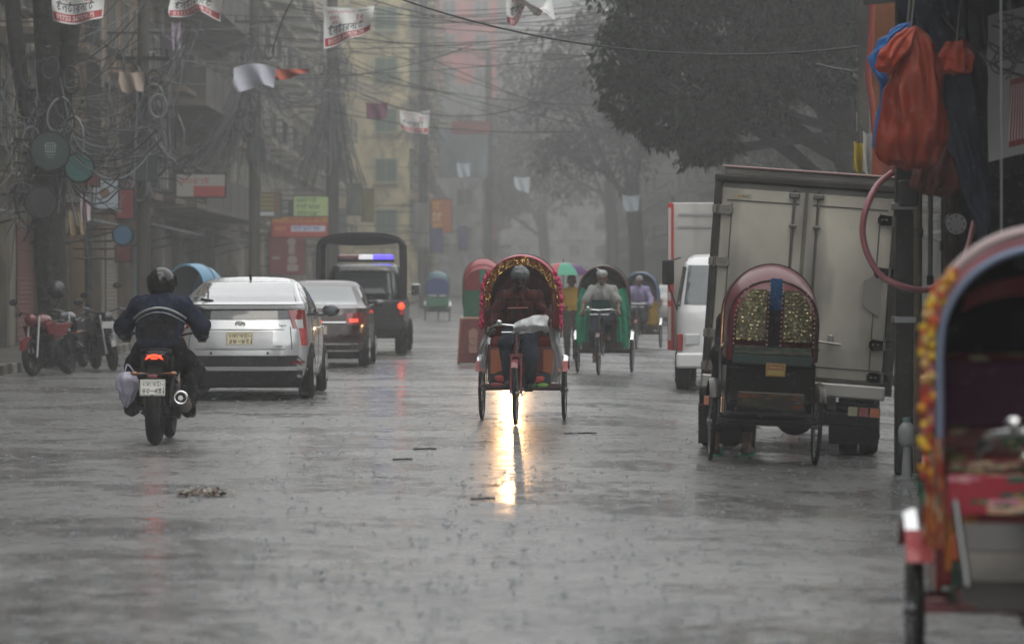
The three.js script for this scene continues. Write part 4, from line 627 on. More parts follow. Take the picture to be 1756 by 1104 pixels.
// ---------------------------------------------------------------- the rider going away on the left
const ray = new THREE.Raycaster(); ray.firstHitOnly = false;
function onSurface(mesh, from, dir) { mesh.updateWorldMatrix(true, false); const inv = mesh.matrixWorld, a = from.clone().applyMatrix4(inv), d = dir.clone().transformDirection(inv); ray.set(a, d); const h = ray.intersectObject(mesh, false)[0]; return h ? mesh.worldToLocal(h.point.clone()) : null; }
const crumple = (rows, k = 0.012, f = 14, fy = f) => rows.map((r) => r.map((p) => V(p.x + k * noise(p.x * f, p.y * fy, 1.7 + p.z * f * 0.5), p.y + k * noise(p.x * f, p.y * fy, 5.2), p.z + k * 1.8 * noise(p.x * f, p.y * fy, 9.4))));
function crumpled(g, k, f) { const p = g.attributes.position; for (let i = 0; i < p.count; i++) { const x = p.getX(i), y = p.getY(i), z = p.getZ(i); p.setXYZ(i, x + k * noise(x * f, y * f, z * f), y + k * 0.5 * noise(x * f, y * f + 7, z * f), z + k * noise(x * f, y * f, z * f + 9)); } g.computeVertexNormals(); return g; }
function bagGeometry(w, h, d, folds = 7) { const rows = []; for (let i = 0; i <= 12; i++) { const u = i / 12, r = Math.pow(Math.sin(Math.PI * (0.06 + 0.9 * Math.pow(u, 0.75))), 0.8); rows.push([...Array(24).keys()].map((j) => { const a = j / 24 * 6.283, q = r * (1 + 0.16 * Math.sin(a * folds + u * 3) * (1 - u * 0.4)); return V(Math.cos(a) * w / 2 * q, -u * h, Math.sin(a) * d / 2 * q); })); } return loft(rows, true, true); }
const riderPos = [P(277, 0, 31.1).x, 0, -31.1];
motorcycle('black motorcycle with lit red tail lamp ridden away on the left', riderPos, 0, { lit: true, plate: plateTexture('#d9d9d2', '#23262a', 'la', [6, 0, 'dash', 9, 4, 1, 0]), mirrors: [[0.4, 1.13], [0.36, 1.12]] });
{
  const navy = cloth(0x1c2136), r = person('motorcycle rider in navy jacket and black helmet seen from behind', riderPos, Math.PI, { pelvis: [0, 0.93, -0.24], chest: [0, 1.24, -0.14], neck: [0, 1.37, -0.1], head: [0, 1.49, -0.06], sL: [-0.2, 1.29, -0.13], sR: [0.2, 1.29, -0.13], eL: [-0.37, 1.1, -0.03], eR: [0.37, 1.1, -0.03], wL: [-0.365, 1.03, 0.14], wR: [0.365, 1.03, 0.14], hL: [-0.1, 0.9, -0.22], hR: [0.1, 0.9, -0.22], kL: [-0.29, 0.68, 0.12], kR: [0.29, 0.68, 0.12], aL: [-0.27, 0.33, -0.24], aR: [0.26, 0.34, -0.22], tL: [-0.29, 0.27, -0.06], tR: [0.28, 0.28, -0.04] }, [0, 0.1], { baggy: 0.035, shirt: navy, shirtName: 'jacket', trousers: cloth(0x0f0f11), helmet: true, sleeve: 'long', loose: 0.035, folds: 0.03, shoes: mat(0x121212, 0.4), curl: [0, -1, 0] }, null, 92);
  const jk = r.t.getObjectByName('jacket');
  for (const [y0, w, rad] of [[1.275, 0.245, 0.013], [1.235, 0.235, 0.006]]) {
    const pts = []; for (let i = 0; i <= 16; i++) { const u = i / 8 - 1, h = onSurface(jk, V(u * w, y0 - 0.1 * u * u, -0.9), V(0, 0, 1)); if (h) pts.push(h.add(V(0, 0, -0.006))); }
    if (pts.length > 4) part('reflective_strip', tube(pts, rad, 40, 6), mat(0x9a9ea1, 0.35, 0.3), r.t);
  }
  { const rows = []; for (let i = 0; i <= 8; i++) { const row = []; for (let j = 0; j <= 12; j++) { const u = (j / 6 - 1) * 0.17, y = 0.98 + i * 0.03, h = onSurface(jk, V(u, y, -0.9), V(0, 0, 1)) ?? V(u, y, -0.36); row.push(h.add(V(0, 0, -0.005))); } rows.push(row); } part('dark_back_panel', loft(rows), cloth(0x14151b), r.t); }
  const hm = part('helmet', sdfGeometry([{ c: r.hp(0, 0.03, 0), e: [0.13, 0.14, 0.15] }, { c: r.hp(0, -0.03, 0.02), e: [0.122, 0.11, 0.135] }], 46, 0.04), mat(0x0a0b0a, 0.24), r.t);
  part('visor', place(new THREE.SphereGeometry(0.155, 22, 10, 0.35, 2.44, 1.15, 0.75), r.hp(0, 0.03, 0.0).x, r.hp(0, 0.03, 0).y, r.hp(0, 0.03, 0).z), mat(0x1a1d1f, 0.08), hm);
  part('helmet_vent', [rbox(0.05, 0.015, 0.02, 0.006, r.hp(0, 0.1, -0.12).x, r.hp(0, 0.1, -0.12).y, r.hp(0, 0.1, -0.13).z), rbox(0.02, 0.03, 0.012, 0.005, r.hp(0, 0.07, -0.14).x, r.hp(0, 0.065, 0).y, r.hp(0, 0.06, -0.147).z)], mat(0x8a8c8d, 0.4, 0.6), hm);
  const b = thing('plastic_bag', 'pale lilac plastic bag hanging from the left side of the ridden motorcycle', 'bag', [riderPos[0] - 0.26, 0.69, riderPos[2] + 0.62]);
  part('bag', crumpled(bagGeometry(0.2, 0.34, 0.14), 0.03, 12), mat(0xa8a6b8, 0.35, 0, { transmission: 0.2, thickness: 0 }), b); part('handle', [tube([V(-0.02, 0, 0), V(0, 0.06, -0.02), V(0.06, -0.01, -0.03)], 0.008, 10, 5)], mat(0xa8a6b8, 0.35), b);
}
// parked on the left
motorcycle('red parked motorcycle facing out at the left edge with two round mirrors', [P(88, 0, 52.4).x, 0, -52.4], Math.PI - 0.3, { color: 0x5e0f15, lean: -0.1, stand: true, mirrors: [[0.42, 1.26], [0.42, 1.22]] });
{ const m = motorcycle('black parked motorcycle with a white front plate and tilted mirror', [P(178, 0, 55.5).x, 0, -55.5], Math.PI + 0.35, { color: 0x1a1b1e, lean: -0.1, stand: true, mirrors: [[0.3, 1.42], [0.4, 1.2]] }); part('front_plate', rbox(0.26, 0.12, 0.01, 0.004, 0, 0.78, -0.74, 0.2, 0, 0.12), mat(0x9a9c9a, 0.5), m); }
motorcycle('dark parked motorcycle half hidden behind the red one', [P(128, 0, 56.5).x, 0, -56.5], Math.PI - 0.1, { color: 0x2a2d33, lean: -0.1, stand: true, mirrors: [[0.36, 1.24], [0.36, 1.22]] });
{ const p = P(96, 497, 53), h = thing('helmet', 'dark helmet with grey visor perched on the parked red motorcycle', 'helmet', [p.x, p.y - 0.12, p.z]);
  part('helmet_shell', sdfGeometry([{ c: V(0, 0.13, 0), e: [0.135, 0.14, 0.155] }, { c: V(0, 0.06, 0.02), e: [0.125, 0.1, 0.13] }], 40, 0.04), mat(0x121315, 0.3), h); part('helmet_visor', new THREE.SphereGeometry(0.16, 20, 10, 0.4, 2.34, 1.3, 0.75).translate(0, 0.11, 0.01), mat(0x2a2d2f, 0.15), h); part('chin_strap', tube([V(-0.1, 0.04, 0), V(-0.06, -0.1, 0.05), V(0.06, -0.1, 0.05), V(0.1, 0.04, 0)], 0.012, 14, 5), mat(0x35383a, 0.6), h); }
// ---------------------------------------------------------------- rickshaws and their drivers
const PLASTIC = mat(0xb9bdbd, 0.42, 0, { transmission: 0.55, thickness: 0, clearcoat: 0.4 }), GOLD = mat(0xb08a3c, 0.3, 0.9), GAMCHA = cloth(0x6e7072);
// seated on the saddle with the feet on the pedals: knees found from the two leg lengths
function drive(dy = 0, [cy, cz] = [0.02, 0.16]) {
  const J = { pelvis: [0, 0.99 + dy, 0.56], chest: [0, 1.31 + dy, 0.64], neck: [0, 1.43 + dy, 0.68], head: [0.01, 1.55 + dy, 0.74], sL: [-0.165, 1.35 + dy, 0.65], sR: [0.165, 1.35 + dy, 0.65], eL: [-0.285, 1.17, 0.74], eR: [0.285, 1.17, 0.74], wL: [-0.295, 1.045, 0.93], wR: [0.295, 1.045, 0.93], hL: [-0.09, 0.96, 0.58], hR: [0.09, 0.96, 0.58] };
  for (const [k, s] of [['L', -1], ['R', 1]]) {
    const p = V(s * 0.105, 0.36 - s * cy, 0.78 - s * cz), a = p.clone().add(V(0, 0.075, -0.07)), h = V(...J['h' + k]), d = a.clone().sub(h), L = d.length(), q = Math.sqrt(Math.max(0.002, 0.1764 - L * L / 4)), f = V(s * 0.12, 0, 1); f.addScaledVector(d, -f.dot(d) / (L * L)).normalize();
    J['k' + k] = h.clone().add(a).multiplyScalar(0.5).addScaledVector(f, q).toArray(); J['a' + k] = a.toArray(); J['t' + k] = p.clone().add(V(0, 0.04, 0.09)).toArray();
  }
  return J;
}
const plaid = canvasTexture(128, 128, (g) => { g.fillStyle = '#571317'; g.fillRect(0, 0, 128, 128); g.globalAlpha = 0.6; for (let i = 0; i < 4; i++) { g.fillStyle = i % 2 ? '#1c0a0c' : '#8a2a2c'; g.fillRect(i * 32, 0, 11, 128); g.fillRect(0, i * 32 + 6, 128, 11); g.fillStyle = '#9a7a70'; g.fillRect(i * 32 + 18, 0, 2, 128); g.fillRect(0, i * 32 + 22, 128, 2); } });
plaid.wrapS = plaid.wrapT = THREE.RepeatWrapping; plaid.repeat.set(1.3, 1.3);
{ // the one in the middle
  const pos = [P(897, 0, 36).x, 0, -36], turn = -0.06;
  const r = rickshaw('red hooded rickshaw with gold sequin rim coming towards the camera', pos, turn, { hood: 0x8e1c30, lining: 0x6b3f1c, edge: 0x9c2741, panel: 0x12333a, boxPanel: 0xb35a18, fenderTip: 0x8c1a22, frame: 0x3d1216, forkMat: paint(0x6b1820), motifs: [[-0.2, 0.47, 0.08, 0.035, -0.15, 0xb8342a], [-0.21, 0.47, 0.04, 0.018, -0.15, 0xd06a30], [0.2, 0.46, 0.075, 0.035, 0.2, 0xb8342a], [0.21, 0.46, 0.035, 0.016, 0.2, 0xd06a30], [-0.25, 0.405, 0.075, 0.022, 0, 0xa3304a], [-0.12, 0.4, 0.06, 0.02, 0, 0x2b7a55], [0.13, 0.4, 0.055, 0.022, 0, 0x2f8a4c], [0.25, 0.4, 0.06, 0.022, 0, 0x7fae3a]] });
  const val = []; for (let i = 0; i < 33; i++) { const a = i / 32; val.push(a); }
  const A = arch(0.415, 1.795, 1.33, 1.0, 0.372, 40), Bq = arch(0.335, 1.7, 1.3, 1.02, 0.366, 40), v = part('hood_valance', shell([A, Bq], 0.008), cloth(0x57221b), r.t);
  const seq = []; for (let i = 0; i < 420; i++) { const k = rr(3, A.length - 4), i0 = Math.floor(k), f = k - i0, u = rr(0.05, 0.98), p = A[i0].clone().lerp(A[i0 + 1], f).lerp(Bq[i0].clone().lerp(Bq[i0 + 1], f), u); seq.push(place(new THREE.CylinderGeometry(0.0085, 0.0085, 0.004, 6), p.x, p.y, p.z + 0.006, Math.PI / 2 + rr(-0.7, 0.7), 0, rr(-0.7, 0.7))); }
  part('sequins', seq, mat(0xcfae5c, 0.22, 0.95), v).userData.kind = 'stuff';
  const tas = []; for (let i = 0; i < 150; i++) { const side = i % 2 ? 1 : -1, y = rr(1.02, 1.62), W = 0.425 * (y < 1.34 ? 1 : Math.sqrt(1 - ((y - 1.34) / 0.5) ** 2)); tas.push(ball(rr(0.012, 0.024), side * (W + rr(-0.005, 0.022)), y, 0.34 + rr(-0.05, 0.04), 1, 1.3, 1, 6)); }
  part('tassel_fringe', tas, mat(0xb32456, 0.6), r.t).userData.kind = 'stuff';
  for (const s of [-1, 1]) { const rows = []; for (let i = 0; i <= 16; i++) { const y = lerp(1.28, s > 0 ? 0.42 : 0.52, i / 16); rows.push([...Array(8).keys()].map((j) => V(s * (0.43 - 0.0 * i - 0.1 * (j / 7) * (s > 0 ? 1.2 : 0.6) - 0.03 * Math.sin(i * 0.4) + 0.012 * Math.sin(j * 2.2)), y, 0.34 - 0.05 * j / 7 + 0.025 * Math.sin(j * 1.9 + i * 0.5)))); } part('plastic_curtain', loft(crumple(rows, 0.02, 9)), PLASTIC, r.t); }
  { const rows = []; for (let i = 0; i <= 12; i++) rows.push([...Array(12).keys()].map((j) => { const u = j / 11, v = i / 12; return V(lerp(-0.04, 0.34, u), 1.06 + 0.075 * u + 0.05 * Math.sin(u * 3) - v * (0.1 + 0.08 * Math.sin(u * 3.1)) , 1.215 + 0.06 * Math.sin(v * 3.1) - 0.05 * u); })); part('plastic_sheet', loft(crumple(rows, 0.03, 13)), mat(0xc4c8c9, 0.35, 0, { transmission: 0.3, thickness: 0, clearcoat: 0.5 }), r.hb); }
  part('rear_window_flap', rbox(0.3, 0.3, 0.01, 0.004, 0, 1.3, -0.44), mat(0x241814, 0.8), r.t);
  const d = person('rickshaw driver in red plaid jacket with plastic over the head', pos, turn, drive(0), [0.1, 0.22], { shirt: mat(0x9a9494, 0.75, 0, { specularIntensity: 0.3, bumpMap: clothBump, bumpScale: 0.012, map: plaid }), shirtName: 'jacket', trousers: cloth(0x1c2430), sleeve: 'long', loose: 0.016, folds: 0.03, skin: mat(0x2a1c15, 0.5) }, 'rickshaw drivers', 84);  // grey tint on the plaid puts the hood's shade into the jacket colour
  part('head_wrap', sdfGeometry([{ c: d.hp(0, 0.06, -0.02), e: [0.096, 0.078, 0.108] }, cap(d.hp(-0.05, 0.05, 0.05), d.hp(0.05, 0.05, 0.05), 0.045), cap(d.hp(0, 0.02, -0.07), d.hp(0.02, -0.12, -0.1), 0.05, 0.035)], 40, 0.04, 0.014, 26), mat(0x494d4f, 0.45), d.t);
  part('jacket_seam', [rod([-0.12, 1.235, 0.815], [0.1, 1.24, 0.815], 0.006)], mat(0x9a6a60, 0.6), d.t);
}
{ // green and black, behind on the right
  const pos = [P(1037, 0, 54.6).x, roadY(1.5), -54.6], turn = -0.1;
  const r = rickshaw('black hooded rickshaw draped with a green cloth and ridden towards the camera', pos, turn, { hood: 0x232427, lining: 0x0c0b0c, edge: 0x4b2a25, top: 1.8, crank: [-0.16, 0.03], panel: 0x241a18, boxPanel: 0x1d4a3c, body: 0x3d1a1a, W: 0.42 });
  for (const s of [-1, 1]) { const rows = []; for (let i = 0; i <= 18; i++) { const y = lerp(1.4, 0.46 - (s > 0 ? 0.04 : 0.0), i / 18); rows.push([...Array(10).keys()].map((j) => V(s * (0.4 - (0.27 - (i / 18) * 0.08) * j / 9 + 0.05 * Math.sin(i / 18 * 2.6)), y + 0.015 * Math.sin(j), 0.33 + 0.16 * (i / 18) + 0.03 * Math.sin(j * 1.7 + i * 0.2)))); } part('green_drape', loft(crumple(rows, 0.02, 8)), cloth(0x1f8063, { roughness: 0.5 }), r.t); }
  const d = person('rickshaw driver in pale grey shirt and green apron on the black hooded rickshaw', pos, turn, drive(0.02, [-0.16, 0.03]), [0.05, 0.12], { shirt: cloth(0x8b8d8a), trousers: cloth(0x232b35), sleeve: 'short', loose: 0.02, rolled: true, folds: 0.025, hair: cloth(0x7d7f80) }, 'rickshaw drivers', 76);
  const rows = []; for (let i = 0; i <= 8; i++) rows.push([...Array(9).keys()].map((j) => { const u = j / 4 - 1; return V(u * 0.15, 1.22 - i * 0.03, 0.83 - 0.05 * u * u - i * 0.006); })); part('apron', shell(rows, 0.006), cloth(0x16403a), d.t);
  part('plastic_cap', sdfGeometry([{ c: d.hp(0, 0.07, -0.02), e: [0.092, 0.07, 0.1] }, cap(d.hp(-0.05, 0.13, -0.02), d.hp(-0.09, 0.17, -0.02), 0.02, 0.008)], 34, 0.03, 0.01, 30), mat(0x8f9394, 0.3), d.t);
}
{ // blue hood with yellow, further back
  const pos = [P(1100, 0, 77).x, roadY(3), -77], turn = -0.12;
  const r = rickshaw('blue hooded rickshaw with yellow cloth coming along farthest back on the right', pos, turn, { hood: 0x40516e, lining: 0x23262c, edge: 0x5a6f96, top: 1.8, panel: 0x3a2c1c, boxPanel: 0x8a7426, W: 0.42 });
  const rows = []; for (let i = 0; i <= 10; i++) rows.push([...Array(7).keys()].map((j) => V(0.42 - 0.26 * j / 6 + 0.03 * Math.sin(i), 1.12 - i * 0.055, 0.34 + 0.02 * Math.sin(j * 2)))); part('yellow_cloth', loft(crumple(rows, 0.02, 8)), cloth(0xa98a2e), r.t);
  person('rickshaw driver in lavender shirt on the blue hooded rickshaw', pos, turn, drive(0.02), [0, 0.1], { shirt: cloth(0x8a82a6), trousers: cloth(0x2a2f36), sleeve: 'long', loose: 0.02, hair: cloth(0x8a8c8d) }, 'rickshaw drivers', 70);
}
// backs of rickshaws going away
{ const r = rickshaw('red and green rickshaw seen from behind left of the red hooded one', [P(828, 0, 72).x, 0, -72], Math.PI, { hood: 0x8e2430, top: 2.0, W: 0.44, rearMat: paint(0x1e5a3c, 0.4), body: 0x1e5a3c, backMat: cloth(0x7a1f22), edge: 0xa33a44 });
  part('green_back_stripe', shell([[V(-0.06, 1.3, -0.505), V(0.06, 1.3, -0.505)], [V(-0.06, 1.74, -0.5), V(0.06, 1.74, -0.5)]], 0.006), cloth(0x2b7a63), r.t); part('green_back_cloth', shell(crumple([...Array(7).keys()].map((i) => [...Array(9).keys()].map((j) => V((j / 4 - 1) * 0.42, 1.3 - i * 0.1, -0.53)))), 0.006), cloth(0x1f5a42), r.t); }
{ const r = rickshaw('far teal hooded rickshaw with green back panel seen from behind', [P(750, 0, 121).x, 0, -121], Math.PI, { hood: 0x2e5f6c, top: 1.84, W: 0.46, body: 0x1f6b4a, backMat: cloth(0x3a4a78), edge: 0x7fa0a8 });
  part('pale_back_bar', [rbox(0.24, 0.05, 0.02, 0.006, -0.2, 0.93, -0.5), rbox(0.3, 0.05, 0.02, 0.006, 0.18, 0.93, -0.5)], mat(0xc9c2b6, 0.5), r.t); part('green_back_board', rbox(0.84, 0.3, 0.03, 0.01, 0, 0.7, -0.49), paint(0x1f6b4a, 0.45), r.t); }
{ const p = P(335, 0, 66), r = rickshaw('parked rickshaw with pale blue hood behind the motorcycle rider', [p.x, 0, -66], -0.5, { hood: 0x4f86a8, top: 1.86, W: 0.46, lining: 0x33414d, body: 0x2a3c50, panel: 0x24384a, edge: 0x6fa4c2, boxPanel: 0x5a3a30 }); }
{ // dark rickshaw with gold back panels, standing by the box truck
  const X = P(1308, 0, 28.3).x, pos = [X, roadY(X) , -28.3];
  const r = rickshaw('parked rickshaw with gold sequinned back panels in front of the box truck', pos, Math.PI, { hood: 0x5e1520, top: 1.72, W: 0.4, body: 0x0f0f0f, frame: 0x0f0f0f, rearMat: mat(0x101110, 0.6, 0, { specularIntensity: 0.3 }), backMat: cloth(0x4a1418), edge: 0x3c2a1c, lining: 0x241512, fenderMat: mat(0x3f3d3a, 0.35, 0.7), seat: 0x2a1a18, bow: 0x241a14 });
  r.t.rotation.set(0, Math.PI, 0.052);
  const zb = -0.497;
  for (const s of [-1, 1]) {
    const rows = []; for (let i = 0; i <= 14; i++) { const y = lerp(1.07, 1.5, i / 14), out = 0.31 * Math.min(1, Math.sqrt(Math.max(0, 1 - Math.pow(Math.max(0, y - 1.2) / 0.37, 2.2)))) + 0.015, inn = 0.075; rows.push([...Array(9).keys()].map((j) => V(s * lerp(inn, Math.max(inn + 0.03, out), j / 8), y, zb - 0.02 - 0.012 * Math.sin(j / 8 * 3.1) + 0.006 * noise(j * 1.3, i * 1.1, s)))); }
    const gp = part('gold_panel', shell(rows, 0.008), mat(0x6f6950, 0.34, 0.6, { bumpMap: clothBump, bumpScale: 0.03 }), r.back);
    const sq = [], gem = []; for (let k = 0; k < 260; k++) { const i = Math.floor(rr(0, 14)), j = rr(0.3, 7.7), a = rows[i][Math.floor(j)].clone().lerp(rows[i][Math.floor(j) + 1], j % 1); (k % 4 ? sq : gem).push(place(new THREE.CylinderGeometry(rr(0.006, 0.013), 0.008, 0.005, 7), a.x, a.y, a.z - 0.008, Math.PI / 2 + rr(-0.5, 0.5), 0, rr(-0.5, 0.5))); }
    part('gold_sequins', sq, mat(0xa59a74, 0.22, 0.9), gp).userData.kind = 'stuff'; part('green_sequins', gem, mat(0x55644a, 0.25, 0.6), gp).userData.kind = 'stuff';
    const beads = []; for (let i = 0; i <= 13; i++) beads.push(ball(0.008, s * 0.058, 1.03 + i * 0.04, zb - 0.024, 1, 1, 0.6, 7), ball(0.008, s * Math.min(0.35, 0.34 * Math.sqrt(Math.max(0.1, 1 - Math.pow(Math.max(0, i * 0.04 - 0.18) / 0.42, 2)))), 1.03 + i * 0.04, zb - 0.016, 1, 1, 0.6, 7)); part('bead_edging', beads, mat(0x9a948a, 0.3, 0.5), gp).userData.kind = 'stuff';
  }
  part('blue_cloth', shell(crumple([...Array(7).keys()].map((i) => [...Array(5).keys()].map((j) => V((j / 2 - 1) * 0.05, 1.6 - i * 0.045, zb - 0.03 - 0.03 * Math.sin(i * 0.5)))), 0.006), 0.006), cloth(0x22456a), r.back);
  part('dark_centre_strip', shell([[V(-0.05, 1.02, zb - 0.022), V(0.05, 1.02, zb - 0.022)], [V(-0.05, 1.36, zb - 0.026), V(0.05, 1.36, zb - 0.026)]], 0.006), cloth(0x1b1214), r.back);
  part('painted_band', [rbox(0.66, 0.07, 0.02, 0.006, 0, 0.98, zb - 0.006)], mat(0xffffff, 0.5, 0, { map: floralTexture('#1c2b26', ['#3d4f3a', '#5d3b32', '#2c4a46', '#56543a'], 50) }), r.t);
  part('green_band', rbox(0.68, 0.08, 0.02, 0.006, 0, 0.9, zb - 0.008), mat(0x14302b, 0.5), r.t);
  const pl = part('tin_plate', rbox(0.17, 0.115, 0.01, 0.004, 0.06 - 0.09, 0.82, zb - 0.026), mat(0x8a6f38, 0.5), r.t); part('plate_print', place(new THREE.PlaneGeometry(0.155, 0.1), -0.03, 0.82, zb - 0.033, 0, Math.PI, 0), mat(0xffffff, 0.5, 0, { map: canvasTexture(128, 96, (g) => { g.fillStyle = '#8a6a34'; g.fillRect(0, 0, 128, 96); g.fillStyle = '#9c8a44'; g.fillRect(8, 52, 112, 36); g.fillStyle = '#7a3a2a'; g.fillRect(12, 10, 100, 34); g.fillStyle = '#b09a60'; for (let i = 0; i < 5; i++) g.fillRect(20 + i * 18, 18, 11, 18); }) }), pl);
  part('tail_board', place(rbox(0.56, 0.16, 0.015, 0.006, 0, 0, 0), 0.0, 0.555, -0.53, -0.5), mat(0xffffff, 0.5, 0, { map: floralTexture('#4c4438', ['#8a4a28', '#6d6250', '#74402c', '#4f5a44'], 26, 256, [14, 40]) }), r.t);
  part('lower_body', [rbox(0.74, 0.3, 0.05, 0.02, 0, 0.68, zb + 0.03), rbox(0.6, 0.02, 0.2, 0.008, 0, 0.47, -0.46)], mat(0x0c0c0c, 0.6, 0, { specularIntensity: 0.3 }), r.t);
  // man at its left side, bending in under the hood
  const m = person('barely visible man in checked shirt and green sandals behind the gold panelled rickshaw', [P(1272, 0, 29.1).x, roadY(1.9), -29.1], Math.PI - 0.3, { pelvis: [0.06, 0.92, -0.06], chest: [0.0, 1.2, 0.16], neck: [-0.02, 1.27, 0.27], head: [-0.06, 1.3, 0.4], sL: [-0.17, 1.22, 0.18], sR: [0.18, 1.2, 0.14], eL: [-0.26, 0.96, 0.24], eR: [0.22, 0.93, 0.18], wL: [-0.22, 0.84, 0.44], wR: [0.2, 0.78, 0.36], hL: [-0.03, 0.9, -0.04], hR: [0.15, 0.9, -0.06], kL: [-0.06, 0.48, 0.02], kR: [0.2, 0.47, -0.02], aL: [-0.06, 0.085, -0.06], aR: [0.22, 0.085, -0.12], tL: [-0.08, 0.045, 0.1], tR: [0.24, 0.045, 0.04] }, [0.2, 0.5], { shirt: cloth(0x29232a), trousers: cloth(0x1f2322), trouserName: 'wrapped_cloth', rolled: true, sleeve: 'short' }, null, 76);
  for (const k of ['L', 'R']) part('sandal', [place(rbox(0.1, 0.02, 0.26, 0.01, 0, 0, 0), m.j['a' + k].x, 0.012, 0.02 + m.j['a' + k].z + 0.03), tube([V(m.j['a' + k].x - 0.05, 0.02, m.j['a' + k].z + 0.08), V(m.j['a' + k].x, 0.085, m.j['a' + k].z + 0.1), V(m.j['a' + k].x + 0.05, 0.02, m.j['a' + k].z + 0.08)], 0.016, 10, 6)], mat(0x2b8a72, 0.5), m.t);
}
{ // very near, out of focus at the right edge
  const X = P(1812, 0, 11.9).x, pos = [X, roadY(X), -12.35];
  const seatTex = floralTexture('#5d101a', ['#3f6d30', '#a0926c', '#7d242c', '#a89f80', '#2f5228'], 50, 256, [8, 22]);
  const r = rickshaw('brightly painted rickshaw very near at the right edge of the view', pos, -0.06, { hood: 0xa8545c, lining: 0x0b0c12, backMat: cloth(0x101018), W: 0.43, top: 1.76, body: 0x8a1a20, panel: 0x5c5a56, seatMat: mat(0xffffff, 0.6, 0, { map: seatTex }), fenderTip: 0xa01a20, fenderMat: chrome, frame: 0x5a1618, edge: 0xb8757a, armMat: paint(0x1c2f6e, 0.4), boxPanel: 0xc77a2a });
  // flower garland painted on the hood's front band
  const g = [[], [], [], [], []]; const A = arch(0.435, 1.77, 1.33, 0.86, 0.385, 36); for (let i = 0; i < A.length - 1; i++) for (let k = 0; k < 8; k++) { if (A[i].y > 1.62) continue; const p = A[i].clone().lerp(A[i + 1], k / 8); g[Math.floor(noise(i * 0.5, k * 0.2) * 6 + 12.5) % 5].push(ball(rr(0.012, 0.02), p.x + rr(-0.022, 0.022), p.y, p.z + rr(-0.015, 0.015), 1, 1, 0.5, 7)); }
  [0xc98a1e, 0xd6b32a, 0xb5481e, 0xc0a060, 0x9c2a24].forEach((c, i) => { if (g[i].length) part('flower_garland', g[i], mat(c, 0.6), r.t).userData.kind = 'stuff'; });
  part('hood_tube', tube(arch(0.39, 1.7, 1.32, 0.9, 0.39, 24).filter((_, k) => k % 2 === 0), 0.016, 50, 7), mat(0x7c88a0, 0.4, 0.3), r.t);
  for (const s of [-1, 1]) { const rows = []; for (let i = 0; i <= 8; i++) rows.push([V(s * 0.44, lerp(1.0, 0.6, i / 8), 0.36), V(s * 0.38, lerp(1.0, 0.6, i / 8), 0.4 + 0.01 * i)]); part('painted_side_panel', shell(rows, 0.012), mat(0xffffff, 0.5, 0, { map: floralTexture('#8a2a1e', ['#c9863a', '#b8b090', '#3a6a5a', '#b5442a'], 40, 256, [10, 30]) }), r.t); part('side_flag', rbox(0.05, 0.09, 0.012, 0.004, s * 0.33, 0.6, 0.45), mat(0xb85a28, 0.5), r.t); part('green_cloth', shell([[V(s * 0.47, 0.86, 0.3), V(s * 0.37, 0.86, 0.36)], [V(s * 0.44, 0.68, 0.31), V(s * 0.38, 0.66, 0.36)]], 0.01), cloth(0x14583f), r.t); part('green_post', rod([s * 0.33, 0.4, 0.4], [s * 0.33, 0.62, 0.4], 0.018), paint(0x1f4a3c), r.t); }
  part('purple_backrest', rbox(0.56, 0.26, 0.05, 0.02, -0.06, 1.14, -0.28), cloth(0x47243a), r.t);
  part('blue_side_cloth', rbox(0.14, 0.55, 0.06, 0.02, 0.3, 1.2, -0.2), cloth(0x1f2f66), r.t);
  part('tin_apron', shell([[V(-0.3, 0.5, 0.66), V(0.3, 0.5, 0.66)], [V(-0.315, 0.6, 0.62), V(0.315, 0.6, 0.62)]], 0.008), mat(0x6a6763, 0.4, 0.3, { map: grimeMap }), r.t); part('dark_apron', shell([[V(-0.315, 0.604, 0.612), V(0.315, 0.604, 0.612)], [V(-0.335, 0.7, 0.55), V(0.335, 0.7, 0.55)]], 0.008), mat(0x262523, 0.5), r.t);
  for (const s of [-1, 1]) part('apron_bar', rod([s * 0.31, 0.48, 0.67], [s * 0.345, 0.78, 0.55], 0.016), steel, r.t);
  part('pale_hood_band', tube(arch(0.432, 1.765, 1.34, 1.5, 0.37, 30).slice(5, -5).filter((_, k) => k % 2 === 0), 0.02, 50, 7), mat(0xb9a5a4, 0.35), r.t);
  part('painted_band', rbox(0.7, 0.15, 0.02, 0.008, 0, 0.78, 0.2), mat(0xffffff, 0.5, 0, { map: floralTexture('#a8283a', ['#d08a9a', '#c9a24a', '#2a5a4a', '#d9c0a0'], 26, 256, [16, 44]) }), r.t);
}
